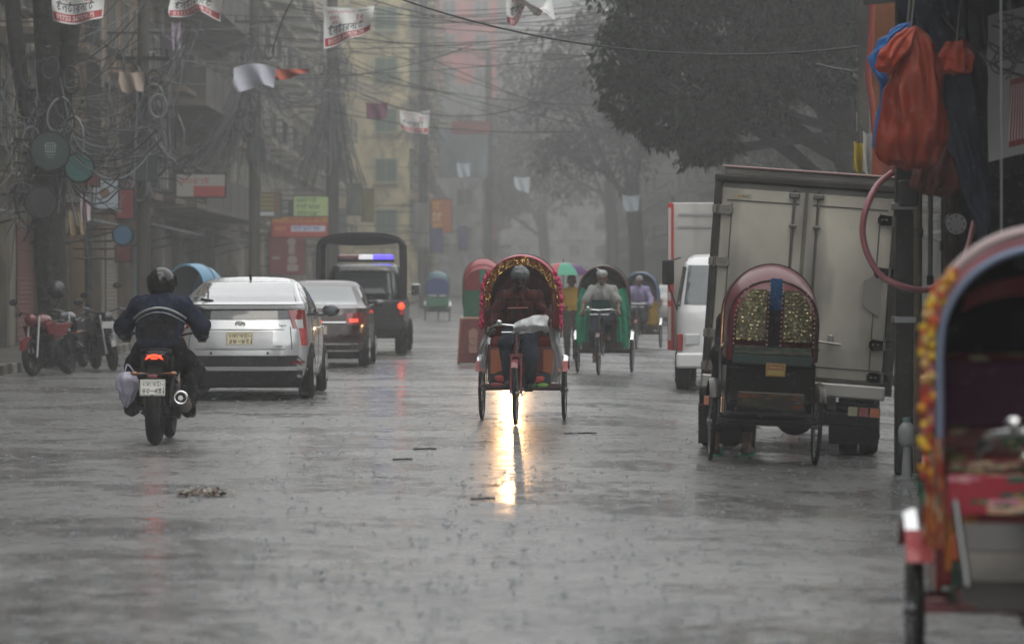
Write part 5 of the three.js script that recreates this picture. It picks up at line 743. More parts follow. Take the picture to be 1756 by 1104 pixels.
// ---------------------------------------------------------------- trucks on the right
{ // cream box truck seen from behind; the load bed leans towards the gutter
  const Z = 29.9, X = P(1352, 0, Z).x, t = thing('box_truck', 'cream box truck with closed rear doors parked on the right', 'truck', [X, roadY(X), -Z], -0.1);
  const roll = -0.072, cream = mat(0xd2d0c4, 0.42, 0, { map: grimeMap, clearcoat: 0.3 }), grey = mat(0x4b4a48, 0.6, 0.2, { map: grimeMap }), W = 0.83, y0 = 0.62, y1 = 2.46, R = (n, g, m, p = t) => { const o = part(n, g, m, p); if (p === t) o.rotation.z = roll; return o; };
  const bx = R('cargo_box', metreUV(rbox(2 * W, y1 - y0, 3.6, 0.02, 0, (y0 + y1) / 2, -1.85)), cream);
  R('corner_post', rbox(0.07, y1 - y0 + 0.04, 0.09, 0.012, -W + 0.02, (y0 + y1) / 2, 0), grey); R('corner_post', rbox(0.1, y1 - y0 + 0.04, 0.09, 0.012, W + 0.02, (y0 + y1) / 2, 0), grey);
  R('roof_rail', [rbox(2 * W + 0.1, 0.07, 0.12, 0.02, 0.03, y1 + 0.03, 0)], grey);
  R('roof_cap', [rbox(2 * W - 0.06, 0.1, 3.5, 0.03, 0.03, y1 + 0.09, -1.72)], mat(0xbab8b3, 0.35, 0, { map: grimeMap }));
  R('roof_trim', rbox(2 * W - 0.04, 0.02, 0.06, 0.008, 0.03, y1 + 0.135, 0.04), mat(0x9a7d7c, 0.4));
  for (const s of [-1, 1]) {
    const xa = s < 0 ? -W + 0.055 : 0.012, xb = s < 0 ? -0.012 : W - 0.03, w = xb - xa, xm = (xa + xb) / 2;
    const d = R('rear_door', metreUV(rbox(w, y1 - y0 - 0.16, 0.05, 0.012, xm, (y0 + y1) / 2 + 0.02, 0.0)), cream);
    part('door_gasket', [box(w - 0.1, 0.012, 0.008, xm, y1 - 0.17, 0.026), box(0.012, y1 - y0 - 0.4, 0.008, s < 0 ? xa + 0.1 : xb - 0.12, (y0 + y1) / 2, 0.026), box(w - 0.04, 0.012, 0.008, xm, y0 + 0.2, 0.026)], mat(0x4a4844, 0.8), d);
    const rx = s * 0.11 - 0.0;
    const rodp = part('lock_rod', [rod([rx, y0 + 0.12, 0.045], [rx, y1 - 0.04, 0.045], 0.013), rbox(0.1, 0.05, 0.05, 0.01, rx, y1 - 0.09, 0.045), rbox(0.07, 0.03, 0.05, 0.008, rx, y1 - 0.37, 0.045), rbox(0.07, 0.03, 0.05, 0.008, rx, y0 + 0.5, 0.045)], mat(0x6d6b67, 0.45, 0.7), d);
    if (s > 0) part('handle', [rod([rx, 1.06, 0.075], [rx + 0.3, 1.04, 0.075], 0.013), rbox(0.05, 0.09, 0.04, 0.01, rx + 0.2, 1.08, 0.05)], mat(0x8e8d88, 0.35, 0.7), rodp);
    for (const y of [y1 - 0.26, 1.72, 1.06, y0 + 0.14]) { const hx = s < 0 ? -W + 0.08 : W - 0.08; part('hinge', [shape([[-0.1, -0.032], [0.06, -0.045], [0.085, -0.02], [0.085, 0.02], [0.06, 0.045], [-0.1, 0.032]], 0.016, 0.004).scale(s < 0 ? 1 : -1, 1, 1).translate(hx, y, 0.03), rod([hx - (s < 0 ? 0.05 : -0.05), y - 0.05, 0.05], [hx - (s < 0 ? 0.05 : -0.05), y + 0.05, 0.05], 0.014), ...[0, 1].map((k) => ball(0.009, hx + (s < 0 ? 0.01 : -0.01) + (k ? 0.04 : 0) * (s < 0 ? 1 : -1), y, 0.052, 1, 1, 0.5, 7))], mat(0x77746e, 0.4, 0.7), d); }
    if (s < 0) part('maker_sticker', place(new THREE.PlaneGeometry(0.14, 0.045), -W + 0.26, y1 - 0.13, 0.0275), mat(0xffffff, 0.5, 0, { map: canvasTexture(128, 48, (g) => { g.fillStyle = '#a39c8a'; g.fillRect(0, 0, 128, 48); g.fillStyle = '#a08a34'; g.beginPath(); g.arc(22, 24, 16, 0, 7); g.fill(); g.fillStyle = '#2a3550'; g.font = 'bold 26px sans-serif'; g.fillText('Rano', 44, 33); }) }), d);
    else part('grey_patch', shape([[-0.09, 0.14], [0.0, 0.2], [0.06, 0.17], [0.06, -0.18], [-0.02, -0.14], [-0.09, -0.08]], 0.008, 0.003).translate(W - 0.16, 1.5, 0.03), mat(0x8d8b86, 0.45, 0.5), d);
  }
  R('rear_sill', [rbox(2 * W + 0.02, 0.13, 0.12, 0.02, 0, y0 - 0.0, 0.02)], mat(0x9d9b96, 0.3, 0.4));
  R('chassis', [rbox(0.1, 0.14, 5.2, 0.02, -0.35, 0.5, -2.4), rbox(0.1, 0.14, 5.2, 0.02, 0.35, 0.5, -2.4), rbox(1.5, 0.08, 0.1, 0.02, 0, 0.47, -0.1)], mat(0x141414, 0.7));
  R('bumper', rbox(1.6, 0.12, 0.08, 0.02, 0, 0.36, -0.05), mat(0x191919, 0.6));
  for (const s of [-1, 1]) { const l = R('tail_lamp', rbox(0.3, 0.1, 0.05, 0.01, s * 0.66, 0.44, 0.02), mat(0x1a1a1a, 0.5)); [[-0.1, 0x8f8a6a], [0, 0x7d1216], [0.1, 0xb0541a]].forEach(([dx, c]) => part('lens', rbox(0.09, 0.085, 0.02, 0.006, s * 0.66 + dx * s, 0.44, 0.05), mat(c, 0.2, 0, { clearcoat: 1 }), l)); part('mud_flap', rbox(0.46, 0.36, 0.02, 0.008, s * 0.6, 0.27, -0.18), mat(0x121212, 0.7), t); for (const dx of [0, -0.19]) carWheel(t, s * (0.74 + dx), 0.33 + (s > 0 ? -0.035 : 0.03), -0.75, 0.33, 0.18, darkMetal); carWheel(t, s * 0.72, 0.33 + (s > 0 ? -0.035 : 0.03), -4.1, 0.33, 0.18, darkMetal); }
  part('rear_axle', [rod([-0.75, 0.32, -0.75], [0.75, 0.3, -0.75], 0.07), ball(0.17, 0.05, 0.31, -0.75, 1.1, 1, 1, 14)], mat(0x0c0c0c, 0.8), t); part('spare_wheel', ring(0.22, 0.1, 0, 0.42, -1.5, 'y', 30, 10), rubber, t); part('fuel_tank', rbox(0.4, 0.34, 0.8, 0.05, -0.5, 0.36, -2.4), mat(0x0e0e0e, 0.7), t);
  R('cab', [rbox(1.5, 1.25, 1.3, 0.12, 0, 1.2, -4.5)], mat(0xa8a69f, 0.35, 0, { clearcoat: 0.5 }));
}
{ // white truck facing the camera behind it
  const Z = 48.5, X = 3.32, t = thing('cargo_truck', 'white cab truck with red edged cargo box facing the camera', 'truck', [X, roadY(X), -Z], -0.075);
  const white = mat(0xd2d4d4, 0.3, 0, { clearcoat: 0.8 }), B = carBody([[0.42, 1.9, 0.1, 0.8, 7], [0.6, 1.95, 0.1, 0.83, 7], [1.15, 1.9, 0.1, 0.84, 6], [1.3, 1.82, 0.1, 0.83, 6], [1.85, 1.52, 0.15, 0.74, 6], [1.95, 1.4, 0.2, 0.68, 5], [2.0, 1.2, 0.3, 0.6, 4]]);
  part('cab', B.whole(), white, t);
  part('windscreen', B.rearPatch((y) => -0.72 + (y - 1.3) * 0.1, (y) => 0.72 - (y - 1.3) * 0.1, 1.28, 1.84, 0.01, 14, 6), wetGlass(0x4d5557), t);
  for (const s of [-1, 1]) {
    part('side_window', B.sidePatch(s, 0.5, (y) => 1.72 - (y - 1.25) * 0.5, 1.25, 1.82, 0.01, 8, 5), mat(0x384042, 0.08, 0, { clearcoat: 1 }), t);
    part('headlamp', rbox(0.22, 0.16, 0.05, 0.02, s * 0.6, 0.78, 1.92), LAMP_WHITE, t); part('indicator', rbox(0.09, 0.24, 0.05, 0.015, s * 0.78, 0.74, 1.86), mat(0x8a1d1a, 0.2), t);
    const m = part('door_mirror', rbox(0.17, 0.36, 0.07, 0.03, s * 0.95, 1.74, 1.75), blackPlastic, t); part('mirror_arm', [rod([s * 0.78, 1.95, 1.45], [s * 0.95, 1.9, 1.75], 0.012), rod([s * 0.82, 1.2, 1.7], [s * 0.95, 1.58, 1.75], 0.012)], blackPlastic, m);
    for (const z of [1.1, -2.9]) carWheel(t, s * 0.74, 0.36, z, 0.36, 0.22, darkMetal);
    // red and pale striped corner board of the cargo box
    const e = part('corner_board', rbox(0.09, 2.18, 0.05, 0.01, s * 0.96, 1.68, 0.03), mat(0xa82a20, 0.4), t); part('reflective_stripe', [rbox(0.045, 0.8, 0.012, 0.003, s * 0.975, 2.3, 0.06), rbox(0.045, 0.5, 0.012, 0.003, s * 0.975, 0.98, 0.06), rbox(0.04, 0.12, 0.012, 0.003, s * 0.975, 1.38, 0.06)], mat(0xaeaaa6, 0.4), e);
  }
  part('grille', rbox(0.8, 0.3, 0.04, 0.02, 0, 0.78, 1.93), blackPlastic, t); part('bumper', rbox(1.66, 0.22, 0.14, 0.04, 0, 0.48, 1.94), white, t);
  part('cargo_box', rbox(1.9, 2.2, 4.4, 0.02, 0, 1.68, -2.2), mat(0xd6d7d6, 0.35, 0, { map: grimeMap }), t); part('box_front_rib', [box(1.7, 0.03, 0.02, 0, 2.42, 0.01), box(1.7, 0.03, 0.02, 0, 2.6, 0.01)], mat(0x8f9090, 0.5), t);
  part('chassis', rbox(0.9, 0.18, 6, 0.02, 0, 0.5, -1.3), mat(0x121212, 0.8), t); part('mud_flap', rbox(0.24, 0.34, 0.02, 0.006, -0.76, 0.3, 0.72), blackPlastic, t);
}
// the motorcycle behind the middle rickshaw: only its headlamp shows, mirrored in the wet road
{
  const Z = 61, p = P(876, 0, Z), m = motorcycle('dark motorcycle with lit headlamp hidden behind the red hooded rickshaw', [p.x, 0, -Z], Math.PI, { color: 0x1a1a1c, headlamp: mat(0x2a2a2a, 0.4) });
  part('headlamp_lens', disc(0.085, 0.02, 0, 0.9, -0.685, 'z', 24), glow(0xffc98a, 100), m);
  const l = new THREE.SpotLight(0xffc58a, 60, 0, 0.12, 0.9); l.name = 'headlamp_light'; l.position.set(0, 0.9, -0.72); l.target.position.set(0, 0.3, -14); l.castShadow = true; l.shadow.radius = 4; m.add(l, l.target);
  person('person riding the motorcycle hidden behind the red hooded rickshaw', [p.x, 0, -Z], 0, { pelvis: [0, 0.93, -0.24], chest: [0, 1.24, -0.14], neck: [0, 1.34, -0.1], head: [0, 1.42, -0.06], sL: [-0.19, 1.27, -0.13], sR: [0.19, 1.27, -0.13], eL: [-0.33, 1.08, -0.03], eR: [0.33, 1.08, -0.03], wL: [-0.355, 1.03, 0.14], wR: [0.355, 1.03, 0.14], hL: [-0.1, 0.9, -0.22], hR: [0.1, 0.9, -0.22], kL: [-0.2, 0.68, 0.16], kR: [0.2, 0.68, 0.16], aL: [-0.2, 0.36, -0.2], aR: [0.2, 0.36, -0.2], tL: [-0.2, 0.3, -0.04], tR: [0.2, 0.3, -0.04] }, [0, 0], { shirt: cloth(0x24262a), trousers: cloth(0x17181a), sleeve: 'long' }, null, 44);
}
{ // walker with an umbrella
  const Z = 62, p = P(980, 0, Z), u = thing('umbrella', 'open green red and purple umbrella showing behind the red hooded rickshaw', 'umbrella', [P(966, 0, Z).x, 0, -Z]);
  const cols = [0x2f9a7a, 0xa8283a, 0x5a2f6a, 0x2f9a7a, 0xa8283a, 0x5a2f6a, 0x2f9a7a, 0xa8283a];
  cols.forEach((c, k) => { const rows = []; for (let i = 0; i <= 8; i++) { const f = i / 8; rows.push([...Array(6).keys()].map((j) => { const a = (k + j / 5) / 8 * 6.283 + 2.6, sag = 1 - 0.07 * Math.sin(j / 5 * Math.PI) * f, r = 0.52 * Math.sin(f * 1.25) / Math.sin(1.25) * sag; return V(Math.cos(a) * r, 1.86 - 0.24 * (1 - Math.cos(f * 1.25)) / (1 - Math.cos(1.25)), Math.sin(a) * r); })); } part('canopy_panel', loft(rows), mat(c, 0.5, 0, { transmission: 0.2, thickness: 0 }), u); });
  part('shaft', [rod([0, 1.02, 0], [0, 1.92, 0], 0.008), tube([V(0, 1.04, 0), V(0, 0.98, 0), V(0.04, 0.96, 0), V(0.07, 1.0, 0)], 0.011, 10, 6)], darkMetal, u);
  person('person in yellow under the coloured umbrella', [p.x, 0, -Z], 0.2, { pelvis: [0, 0.92, 0], chest: [0, 1.24, 0], neck: [0, 1.38, 0.01], head: [0, 1.5, 0.03], sL: [-0.18, 1.3, 0], sR: [0.18, 1.3, 0], eL: [-0.26, 1.08, 0.02], eR: [0.24, 1.05, 0], wL: [-0.2, 1.05, 0.2], wR: [0.26, 0.82, 0.06], hL: [-0.09, 0.9, 0], hR: [0.09, 0.9, 0], kL: [-0.1, 0.48, 0.06], kR: [0.1, 0.48, -0.02], aL: [-0.1, 0.08, 0.08], aR: [0.1, 0.08, -0.12], tL: [-0.11, 0.04, 0.22], tR: [0.11, 0.04, 0.02] }, [0, 0], { shirt: cloth(0xa8862a), shirtName: 'yellow_tunic', trousers: cloth(0x34322e), sleeve: 'long' }, null, 60);
}
{ // red board standing in the road
  const Z = 59.5, p = P(810, 0, Z), t = thing('road_barrier', 'red metal barrier board standing in the road left of the middle rickshaw', 'barrier', [p.x, 0, -Z]);
  part('board', shape([[-0.25, 0.02], [0.22, 0.02], [0.22, 0.8], [-0.2, 0.8]], 0.03, 0.006), mat(0x7d2626, 0.45, 0, { map: grimeMap }), t); part('painted_figure', [shape([[-0.06, 0.2], [0.08, 0.2], [0.1, 0.6], [0.02, 0.66], [-0.07, 0.6]], 0.004).translate(0, 0, 0.038), ring(0.07, 0.012, 0.015, 0.42, 0.046, 'z', 20, 5)], mat(0x8f6a5e, 0.5), t); part('frame_bar', [rod([-0.26, 0, 0.015], [-0.21, 0.84, 0.015], 0.02), rod([0.23, 0, 0.015], [0.23, 0.84, 0.015], 0.02), rod([-0.21, 0.83, 0.015], [0.23, 0.83, 0.015], 0.02)], mat(0x9a6a55, 0.5), t); part('foot', [rod([-0.24, 0.02, -0.2], [-0.24, 0.02, 0.24], 0.02), rod([0.22, 0.02, -0.2], [0.22, 0.02, 0.24], 0.02)], darkMetal, t);
}
// ---------------------------------------------------------------- poles, cables, banners, boards
const cableMat = mat(0x1d1d1e, 0.55), paleCable = mat(0x6f7274, 0.6), midCable = mat(0x3c3e40, 0.6), GP = 'utility poles with tangled cables';
const droop = (a, b, sag, n = 5) => [...Array(n + 1).keys()].map((i) => { const u = i / n, p = a.clone().lerp(b, u); p.y -= sag * 4 * u * (1 - u); return p; });
function pole(label, px, Z, h, r, fans) {
  const b = P(px, 0, Z), t = thing('utility_pole', label, 'pole', [b.x, 0, -Z], 0, GP);
  part('shaft', rod([0, -0.05, 0], [0, h, 0], r * 1.25, r, 12), wall(0x4a4744, 0.7), t);
  for (const [dy, w] of [[h - 0.6, 1.5], [h - 2.0, 1.2]]) part('crossarm', [rbox(w, 0.09, 0.09, 0.01, 0, dy, 0.12), ...[-0.45, -0.2, 0.2, 0.45].map((u) => rod([u * w, dy + 0.04, 0.12], [u * w, dy + 0.2, 0.12], 0.03, 0.02))], darkMetal, t);
  part('junction_box', rbox(0.5, 0.7, 0.3, 0.02, 0.1, h * 0.48, 0.25), mat(0x33383a, 0.6, 0.3), t); part('junction_box', rbox(0.36, 0.42, 0.24, 0.02, -0.32, h * 0.55, 0.2), mat(0x33383a, 0.6, 0.3), t);
  tangle(t, h, fans);
  return t;
}
function tangle(t, h, fans) { // hanks, loops and loose ends of cable
  const sets = [[], [], []];
  for (const [y, dx, dy, n, spread, dz = 0] of fans) for (let i = 0; i < n; i++) {
    const a = V(rr(-0.25, 0.25), y + rr(-0.35, 0.35), rr(-0.1, 0.3)), e = V(dx + rr(-spread, spread), y + dy + rr(-spread, spread) * 0.8, dz + rr(-1, 1)); sets[i % 3].push(tube(droop(a, e, rr(0.1, 0.9)), rr(0.007, 0.016), 9, 4));
  }
  for (let i = 0; i < 16; i++) { const R = rr(0.12, 0.32); sets[i % 3].push(place(new THREE.TorusGeometry(R, rr(0.012, 0.03), 4, 18).scale(1, rr(1, 1.7), 1), rr(-0.5, 0.5), rr(h * 0.42, h * 0.8), rr(0.1, 0.35), rr(-0.3, 0.3), rr(-0.8, 0.8), rr(-0.4, 0.4))); }
  for (let i = 0; i < 46; i++) { const x = rr(-0.8, 0.8), y = rr(h * 0.5, h * 0.85), L = rr(0.5, 2); sets[(i + 1) % 3].push(tube([V(x, y, rr(0, 0.3)), V(x + rr(-0.2, 0.2), y - L * 0.4, rr(0.05, 0.3)), V(x + rr(-0.3, 0.3), y - L, rr(0, 0.3))], rr(0.008, 0.018), 7, 4)); }
  [cableMat, midCable, paleCable].forEach((m, i) => { part('cable_tangle', sets[i], m, t).userData.kind = 'stuff'; });
}
tangle(scene.getObjectByName('tree_trunk'), 6.4, [[4.4, 1.6, -0.5, 14, 0.4], [4.6, -1.2, 0.6, 12, 0.5], [4.2, 0.9, -1.2, 16, 0.5], [4.4, -0.8, -1.6, 12, 0.4], [5.2, 1.4, 0.8, 10, 0.5]]);
pole('pole wrapped in sagging cables directly above the motorcycle rider', 246, 72, 8.4, 0.13, [[5.6, -2.4, 0.1, 14, 0.4], [6.0, 1.0, 1.0, 10, 0.4], [5.2, -0.9, -1.2, 16, 0.5], [5.6, 0.7, -1.6, 18, 0.5], [5.9, -0.3, -2.2, 14, 0.5]]);
pole('pole with pale fan of drooping cables above the silver car', 436, 100, 11.4, 0.15, [[8.6, -2.0, -3.4, 34, 0.5], [8.4, -1.1, -3.6, 26, 0.5], [8.2, 1.4, -1.2, 14, 0.6], [7.6, 0.5, -3, 20, 0.6], [7.8, 2.4, -0.4, 10, 0.5]]);
pole('dark stout pole with cables fanned out like a skirt over the pickup', 570, 120, 13, 0.2, [[9.2, -1.1, -4.2, 32, 0.35], [9.2, 0.9, -4.2, 30, 0.35], [9.0, 0.2, -3.6, 24, 0.4], [8.6, -1.6, -3.2, 16, 0.5], [9.5, 2.6, -0.6, 10, 0.5]]);
pole('thin pole in the haze near the far teal rickshaw', 726, 168, 16.5, 0.2, [[11, -1.6, -2.5, 14, 0.6], [11, 1.6, -3, 14, 0.6], [9.4, 0.2, -3.4, 12, 0.5]]);
pole('faint pole in the haze left of the far trees', 838, 220, 17, 0.2, [[10, -1.6, -2.5, 10, 0.6], [10, 1.6, -3, 10, 0.6]]);
// cables across the street
const GC = 'overhead cables across the street', CL = 'thin dark overhead cable strung across the street';
function cable(a, b, sag, r = 0.011, label = CL, m = cableMat, group = GC) { solo('overhead_cable', tube(droop(a, b, sag, 8), r, 34, 5), m, label, 'cable', group); }
cable(P(640, -18, 44), P(1512, 76, 40), 0.42, 0.013, 'thick black cable sagging from the top edge to the right hand pole', cableMat, null);
for (const [x0, y0, Z0, x1, y1, Z1, s] of [[250, 20, 72, 1500, -20, 70, 0.35], [250, 60, 72, 1120, 28, 75, 0.5], [246, 35, 72, 1300, 15, 66, 0.6], [430, 10, 100, 1480, 60, 72, 0.4], [430, 36, 100, 1080, 98, 70, 0.2], [430, 50, 100, 1090, 232, 90, 0.3], [570, 20, 120, 1100, 245, 95, 0.2], [430, 70, 100, 1050, 180, 90, 0.5], [570, 50, 120, 1080, 212, 100, 0.3], [390, 130, 95, 1040, 92, 80, 0.18], [570, 90, 120, 1050, 60, 85, 0.2], [100, -30, 70, 1010, 118, 85, 0.5], [246, 100, 72, 720, 60, 110, 0.4], [246, 90, 72, 726, 95, 168, 0.8], [430, 110, 100, 850, 200, 180, 0.5], [570, 120, 120, 900, 230, 190, 0.4], [570, 140, 120, 990, 250, 200, 0.6], [726, 60, 168, 1060, 150, 120, 0.3], [726, 90, 168, 1050, 20, 90, 0.4], [430, 24, 100, 1090, 44, 80, 0.7], [600, -10, 80, 1030, 42, 80, 0.3], [600, 4, 80, 1040, 20, 80, 0.4], [640, 0, 80, 1060, 52, 75, 0.3], [0, 30, 60, 600, 10, 110, 0.5], [0, 110, 60, 246, 70, 72, 0.25], [60, 60, 58, 436, 60, 100, 0.5], [246, 130, 72, 436, 120, 100, 0.3], [436, 130, 100, 570, 110, 120, 0.3], [436, 150, 100, 570, 150, 120, 0.35], [570, 160, 120, 726, 140, 168, 0.4], [570, 175, 120, 726, 180, 168, 0.5], [0, 150, 60, 246, 150, 72, 0.35], [436, 90, 100, 790, 40, 150, 0.5], [726, 120, 168, 930, 215, 220, 0.3], [450, 0, 90, 900, 30, 80, 0.35], [350, -20, 85, 1000, 10, 80, 0.45]]) cable(P(x0, y0, Z0), P(x1, y1, Z1), s, rr(0.008, 0.013) * (Z0 + Z1) / 170);
for (let i = 0; i < 14; i++) cable(P(rr(246, 620), rr(-10, 190), rr(72, 130)), P(rr(760, 1060), rr(-10, 230), rr(80, 170)), rr(0.2, 0.8), rr(0.008, 0.013));
cable(P(513, -12, 60), P(466, 92, 60), -0.18, 0.014, 'loose cable end hanging in a bend from the top edge', cableMat, null);
// printed cloth banners
function cloths(px, py, w, h, Z, o) {
  const c = P(px, py, Z), W = w * Z / FOCAL, H = h * Z / FOCAL, t = thing(o.name ?? 'cloth_banner', o.label, 'banner', c, o.turn ?? 0, o.group ?? 'small banners hung on the cables'), rows = [];
  for (let i = 0; i <= 12; i++) rows.push([...Array(19).keys()].map((j) => { const u = j / 9 - 1, v = i / 6 - 1, f = o.flap ?? 0.05; return V(u * W / 2 * (1 - 0.05 * (1 - v)) + f * W * 0.25 * Math.sin(v * 2.2), v * H / 2 + (o.sag ?? 0.1) * H * (u * u - 0.6) + (o.lift ?? 0) * H * u * (1 - v) * 0.5 + f * W * 0.6 * Math.sin(u * 4 + (o.ph ?? 0)) * (1 - v) * 0.3, f * W * 1.6 * Math.sin(u * 5 + v * 1.4 + (o.ph ?? 0)) * (1.2 - v)); }));
  let rr_ = rows; if (o.twist) rr_ = rows.map((r) => r.map((p) => { const a = o.twist * (p.x / W + 0.5); return V(p.x, p.y * Math.cos(a) - p.z * Math.sin(a), p.y * Math.sin(a) + p.z * Math.cos(a)); }));
  part('cloth', loft(rr_), o.map ? mat(0xffffff, 0.6, 0, { map: o.map }) : cloth(o.color), t);
  const top = rr_[12]; part('string', [rod(top[0], top[0].clone().add(V(-W * 0.12, H * 0.12, 0)), 0.006, 0.006, 5), rod(top[18], top[18].clone().add(V(W * 0.12, H * 0.12, 0)), 0.006, 0.006, 5)], cableMat, t);
  return t;
}
const adTexture = (extra) => canvasTexture(512, 288, (g, w, h) => {
  g.fillStyle = '#c9cac8'; g.fillRect(0, 0, w, h); g.strokeStyle = '#a8434b'; g.lineWidth = 5; g.beginPath(); for (let i = 0; i < 26; i++) g.lineTo(40 + i * 11, 34 + Math.sin(i * 1.9) * 11 + Math.sin(i * 0.7) * 4); g.stroke(); g.fillStyle = '#6d7076'; g.fillRect(352, 24, 110, 10);
  script(g, ['ka', 'e', 'ra', ' ', 'na'], 60, 66, 30, '#b0525a', 0.13); script(g, ['la', 'aa', 'na', 'e'], 84, 104, 26, '#b0525a', 0.13); script(g, [2, 0], 326, 60, 54, '#a5303c', 0.17, false); g.fillStyle = '#a5303c'; g.fillRect(322, 122, 90, 8);
  script(g, INTERNET, 44, 138, 66, '#23272e', 0.13);
  g.fillStyle = '#9c2831'; g.fillRect(12, 218, w - 24, 58); g.fillStyle = '#d8d5d2'; g.font = 'bold 50px sans-serif'; g.fillText('01733 347570-75', 44, 265);
});
const ad = adTexture();
cloths(134, 3, 94, 66, 56, { map: ad, label: 'white and red internet banner hanging at the top left corner', flap: 0.03, sag: 0.12, lift: 0.05 });
cloths(336, 4, 92, 50, 60, { map: ad, label: 'wind curled internet banner at the top between two poles', flap: 0.1, sag: -0.15, ph: 1 });
cloths(597, 40, 88, 56, 60, { map: ad, label: 'whole internet banner with red phone number band above the pickup', flap: 0.05, sag: 0.06, lift: 0.3, ph: 2.2 });
cloths(908, 12, 84, 50, 58, { map: ad, label: 'twisted internet banner at the top centre', flap: 0.07, twist: 2.6, lift: 0.1, ph: 0.4 });
cloths(711, 208, 52, 36, 90, { map: ad, label: 'distant internet banner tilted in front of the cream building', flap: 0.02, lift: -0.12 });
cloths(646, 190, 38, 28, 96, { color: 0x6d4a5c, label: 'dull purple banner left of the distant internet banner', flap: 0.03 });
cloths(436, 134, 74, 40, 62, { color: 0xaeb0ba, label: 'plain white cloth banner stretched above the silver car', flap: 0.06, sag: -0.2, lift: 0.2 });
cloths(795, 291, 24, 24, 110, { color: 0xaab2b8, label: 'small white paper hung in the haze above the red and green rickshaw', flap: 0.02 });
cloths(895, 315, 28, 24, 110, { color: 0xb4bcc0, label: 'small white paper hung above the middle rickshaw', flap: 0.02, lift: -0.2 });
cloths(1082, 348, 30, 26, 110, { color: 0x9aa4ab, label: 'small white paper hung above the blue hooded rickshaw', flap: 0.02 });
cloths(302, 62, 16, 46, 80, { color: 0x9c8ca0, label: 'narrow pinkish cloth strip hanging on the brown building', flap: 0.05 });
cloths(500, 125, 60, 14, 64, { color: 0x9a5040, label: 'torn orange cloth strip right of the plain white banner', flap: 0.06, lift: 0.5 });
// boards and signs on the left
function board(px, py, w, h, Z, label, o = {}) {
  const c = P(px, py, Z), W = w * Z / FOCAL, H = h * Z / FOCAL, t = thing(o.name ?? 'sign_board', label, 'sign', c, o.turn ?? 0.06, o.group ?? 'shop signs on the left');
  const panel = o.round ? disc(W / 2, 0.07, 0, 0, 0, 'z', 36) : rbox(W, H, 0.08, 0.015, 0, 0, 0); part('panel', panel, mat(o.color ?? 0x888888, 0.5, 0, { map: o.map || o.round ? null : grimeMap }), t);
  if (o.map) part('print', o.round ? place(new THREE.CircleGeometry(W / 2 - 0.01, 36), 0, 0, 0.038) : place(new THREE.PlaneGeometry(W - 0.02, H - 0.02), 0, 0, 0.0425), mat(0xffffff, 0.5, 0, { map: o.map }), t);
  if (o.round) part('rim', ring(W / 2, 0.025, 0, 0, 0.02, 'z', 36, 6), darkMetal, t); else part('frame', [box(W + 0.04, 0.03, 0.1, 0, H / 2, 0), box(W + 0.04, 0.03, 0.1, 0, -H / 2, 0), box(0.03, H - 0.03, 0.1, W / 2 + 0.005, 0, 0), box(0.03, H - 0.03, 0.1, -W / 2 - 0.005, 0, 0)], darkMetal, t);
  part('bracket', [rod([-W / 2, H * 0.3, -0.06], [-W / 2 - (o.reach ?? 0.9), H * 0.3, -0.06], 0.02), rod([-W / 2, -H * 0.3, -0.06], [-W / 2 - (o.reach ?? 0.9), -H * 0.3, -0.06], 0.02)], darkMetal, t);
  return t;
}
const lines = (bg, ink, rows, extra) => canvasTexture(256, 160, (g, w, h) => { g.fillStyle = bg; g.fillRect(0, 0, w, h); const keys = ['ka', 'ra', 'aa', 'na', 'la', 'ma', 'e', 'tta', 'i']; for (const [y, hh, c, n] of rows) script(g, [...Array(n).keys()].map((i) => i % 4 === 3 ? ' ' : keys[(i * 5 + n + Math.round(y)) % 9]), 18, y, hh, c ?? ink, 0.13); extra?.(g, w, h); });
board(86, 259, 66, 66, 56.2, 'large dark green round sign with a pale emblem on the left trunk', { round: true, color: 0x1c2e2a, turn: 0.1, map: canvasTexture(256, 256, (g) => { g.fillStyle = '#1d2f2b'; g.fillRect(0, 0, 256, 256); g.strokeStyle = '#7a8a84'; g.lineWidth = 7; g.strokeRect(96, 92, 64, 44); g.beginPath(); for (const x of [112, 128, 144]) { g.moveTo(x, 100); g.lineTo(x, 136); } g.moveTo(88, 92); g.lineTo(104, 74); g.lineTo(152, 74); g.lineTo(168, 92); g.stroke(); g.fillStyle = '#5c6c66'; g.fillRect(90, 150, 76, 9); g.fillRect(104, 168, 48, 7); }), reach: 0.3 });
board(136, 287, 50, 50, 56.6, 'plain teal round sign below the dark green round sign', { round: true, color: 0x1f5a54, turn: 0.1, reach: 0.5 });
board(70, 347, 54, 54, 56.2, 'black round sign lowest on the left trunk', { round: true, color: 0x1a1a1b, turn: 0.1, reach: 0.2 });
board(210, 403, 34, 34, 66, 'small blue round sign left of the helmeted rider', { round: true, color: 0x2d5a78, reach: 0.8 });
board(181, 333, 44, 50, 66, 'white poster board with a brown round emblem on the left', { color: 0xa0a8ae, map: canvasTexture(128, 144, (g) => { g.fillStyle = '#98a2aa'; g.fillRect(0, 0, 128, 144); g.fillStyle = '#6a543a'; g.beginPath(); for (let i = 0; i < 24; i++) { const a = i / 24 * 6.283, r = i % 2 ? 24 : 30; g.lineTo(58 + Math.cos(a) * r, 66 + Math.sin(a) * r); } g.fill(); g.fillStyle = '#5c7086'; g.fillRect(14, 118, 92, 6); }) });
board(214, 350, 30, 52, 69, 'narrow dark red board beside the white emblem poster', { color: 0x6d2424, map: lines('#6d2426', '#8f5a52', [[20, 30, null, 4], [64, 30, null, 4], [110, 26, null, 4]]) });
board(211, 435, 26, 28, 69, 'small red box sign under the blue round sign', { color: 0x7a2326 });
board(150, 300, 40, 40, 64, 'orange red board behind the teal round sign', { color: 0x7d3a2c });
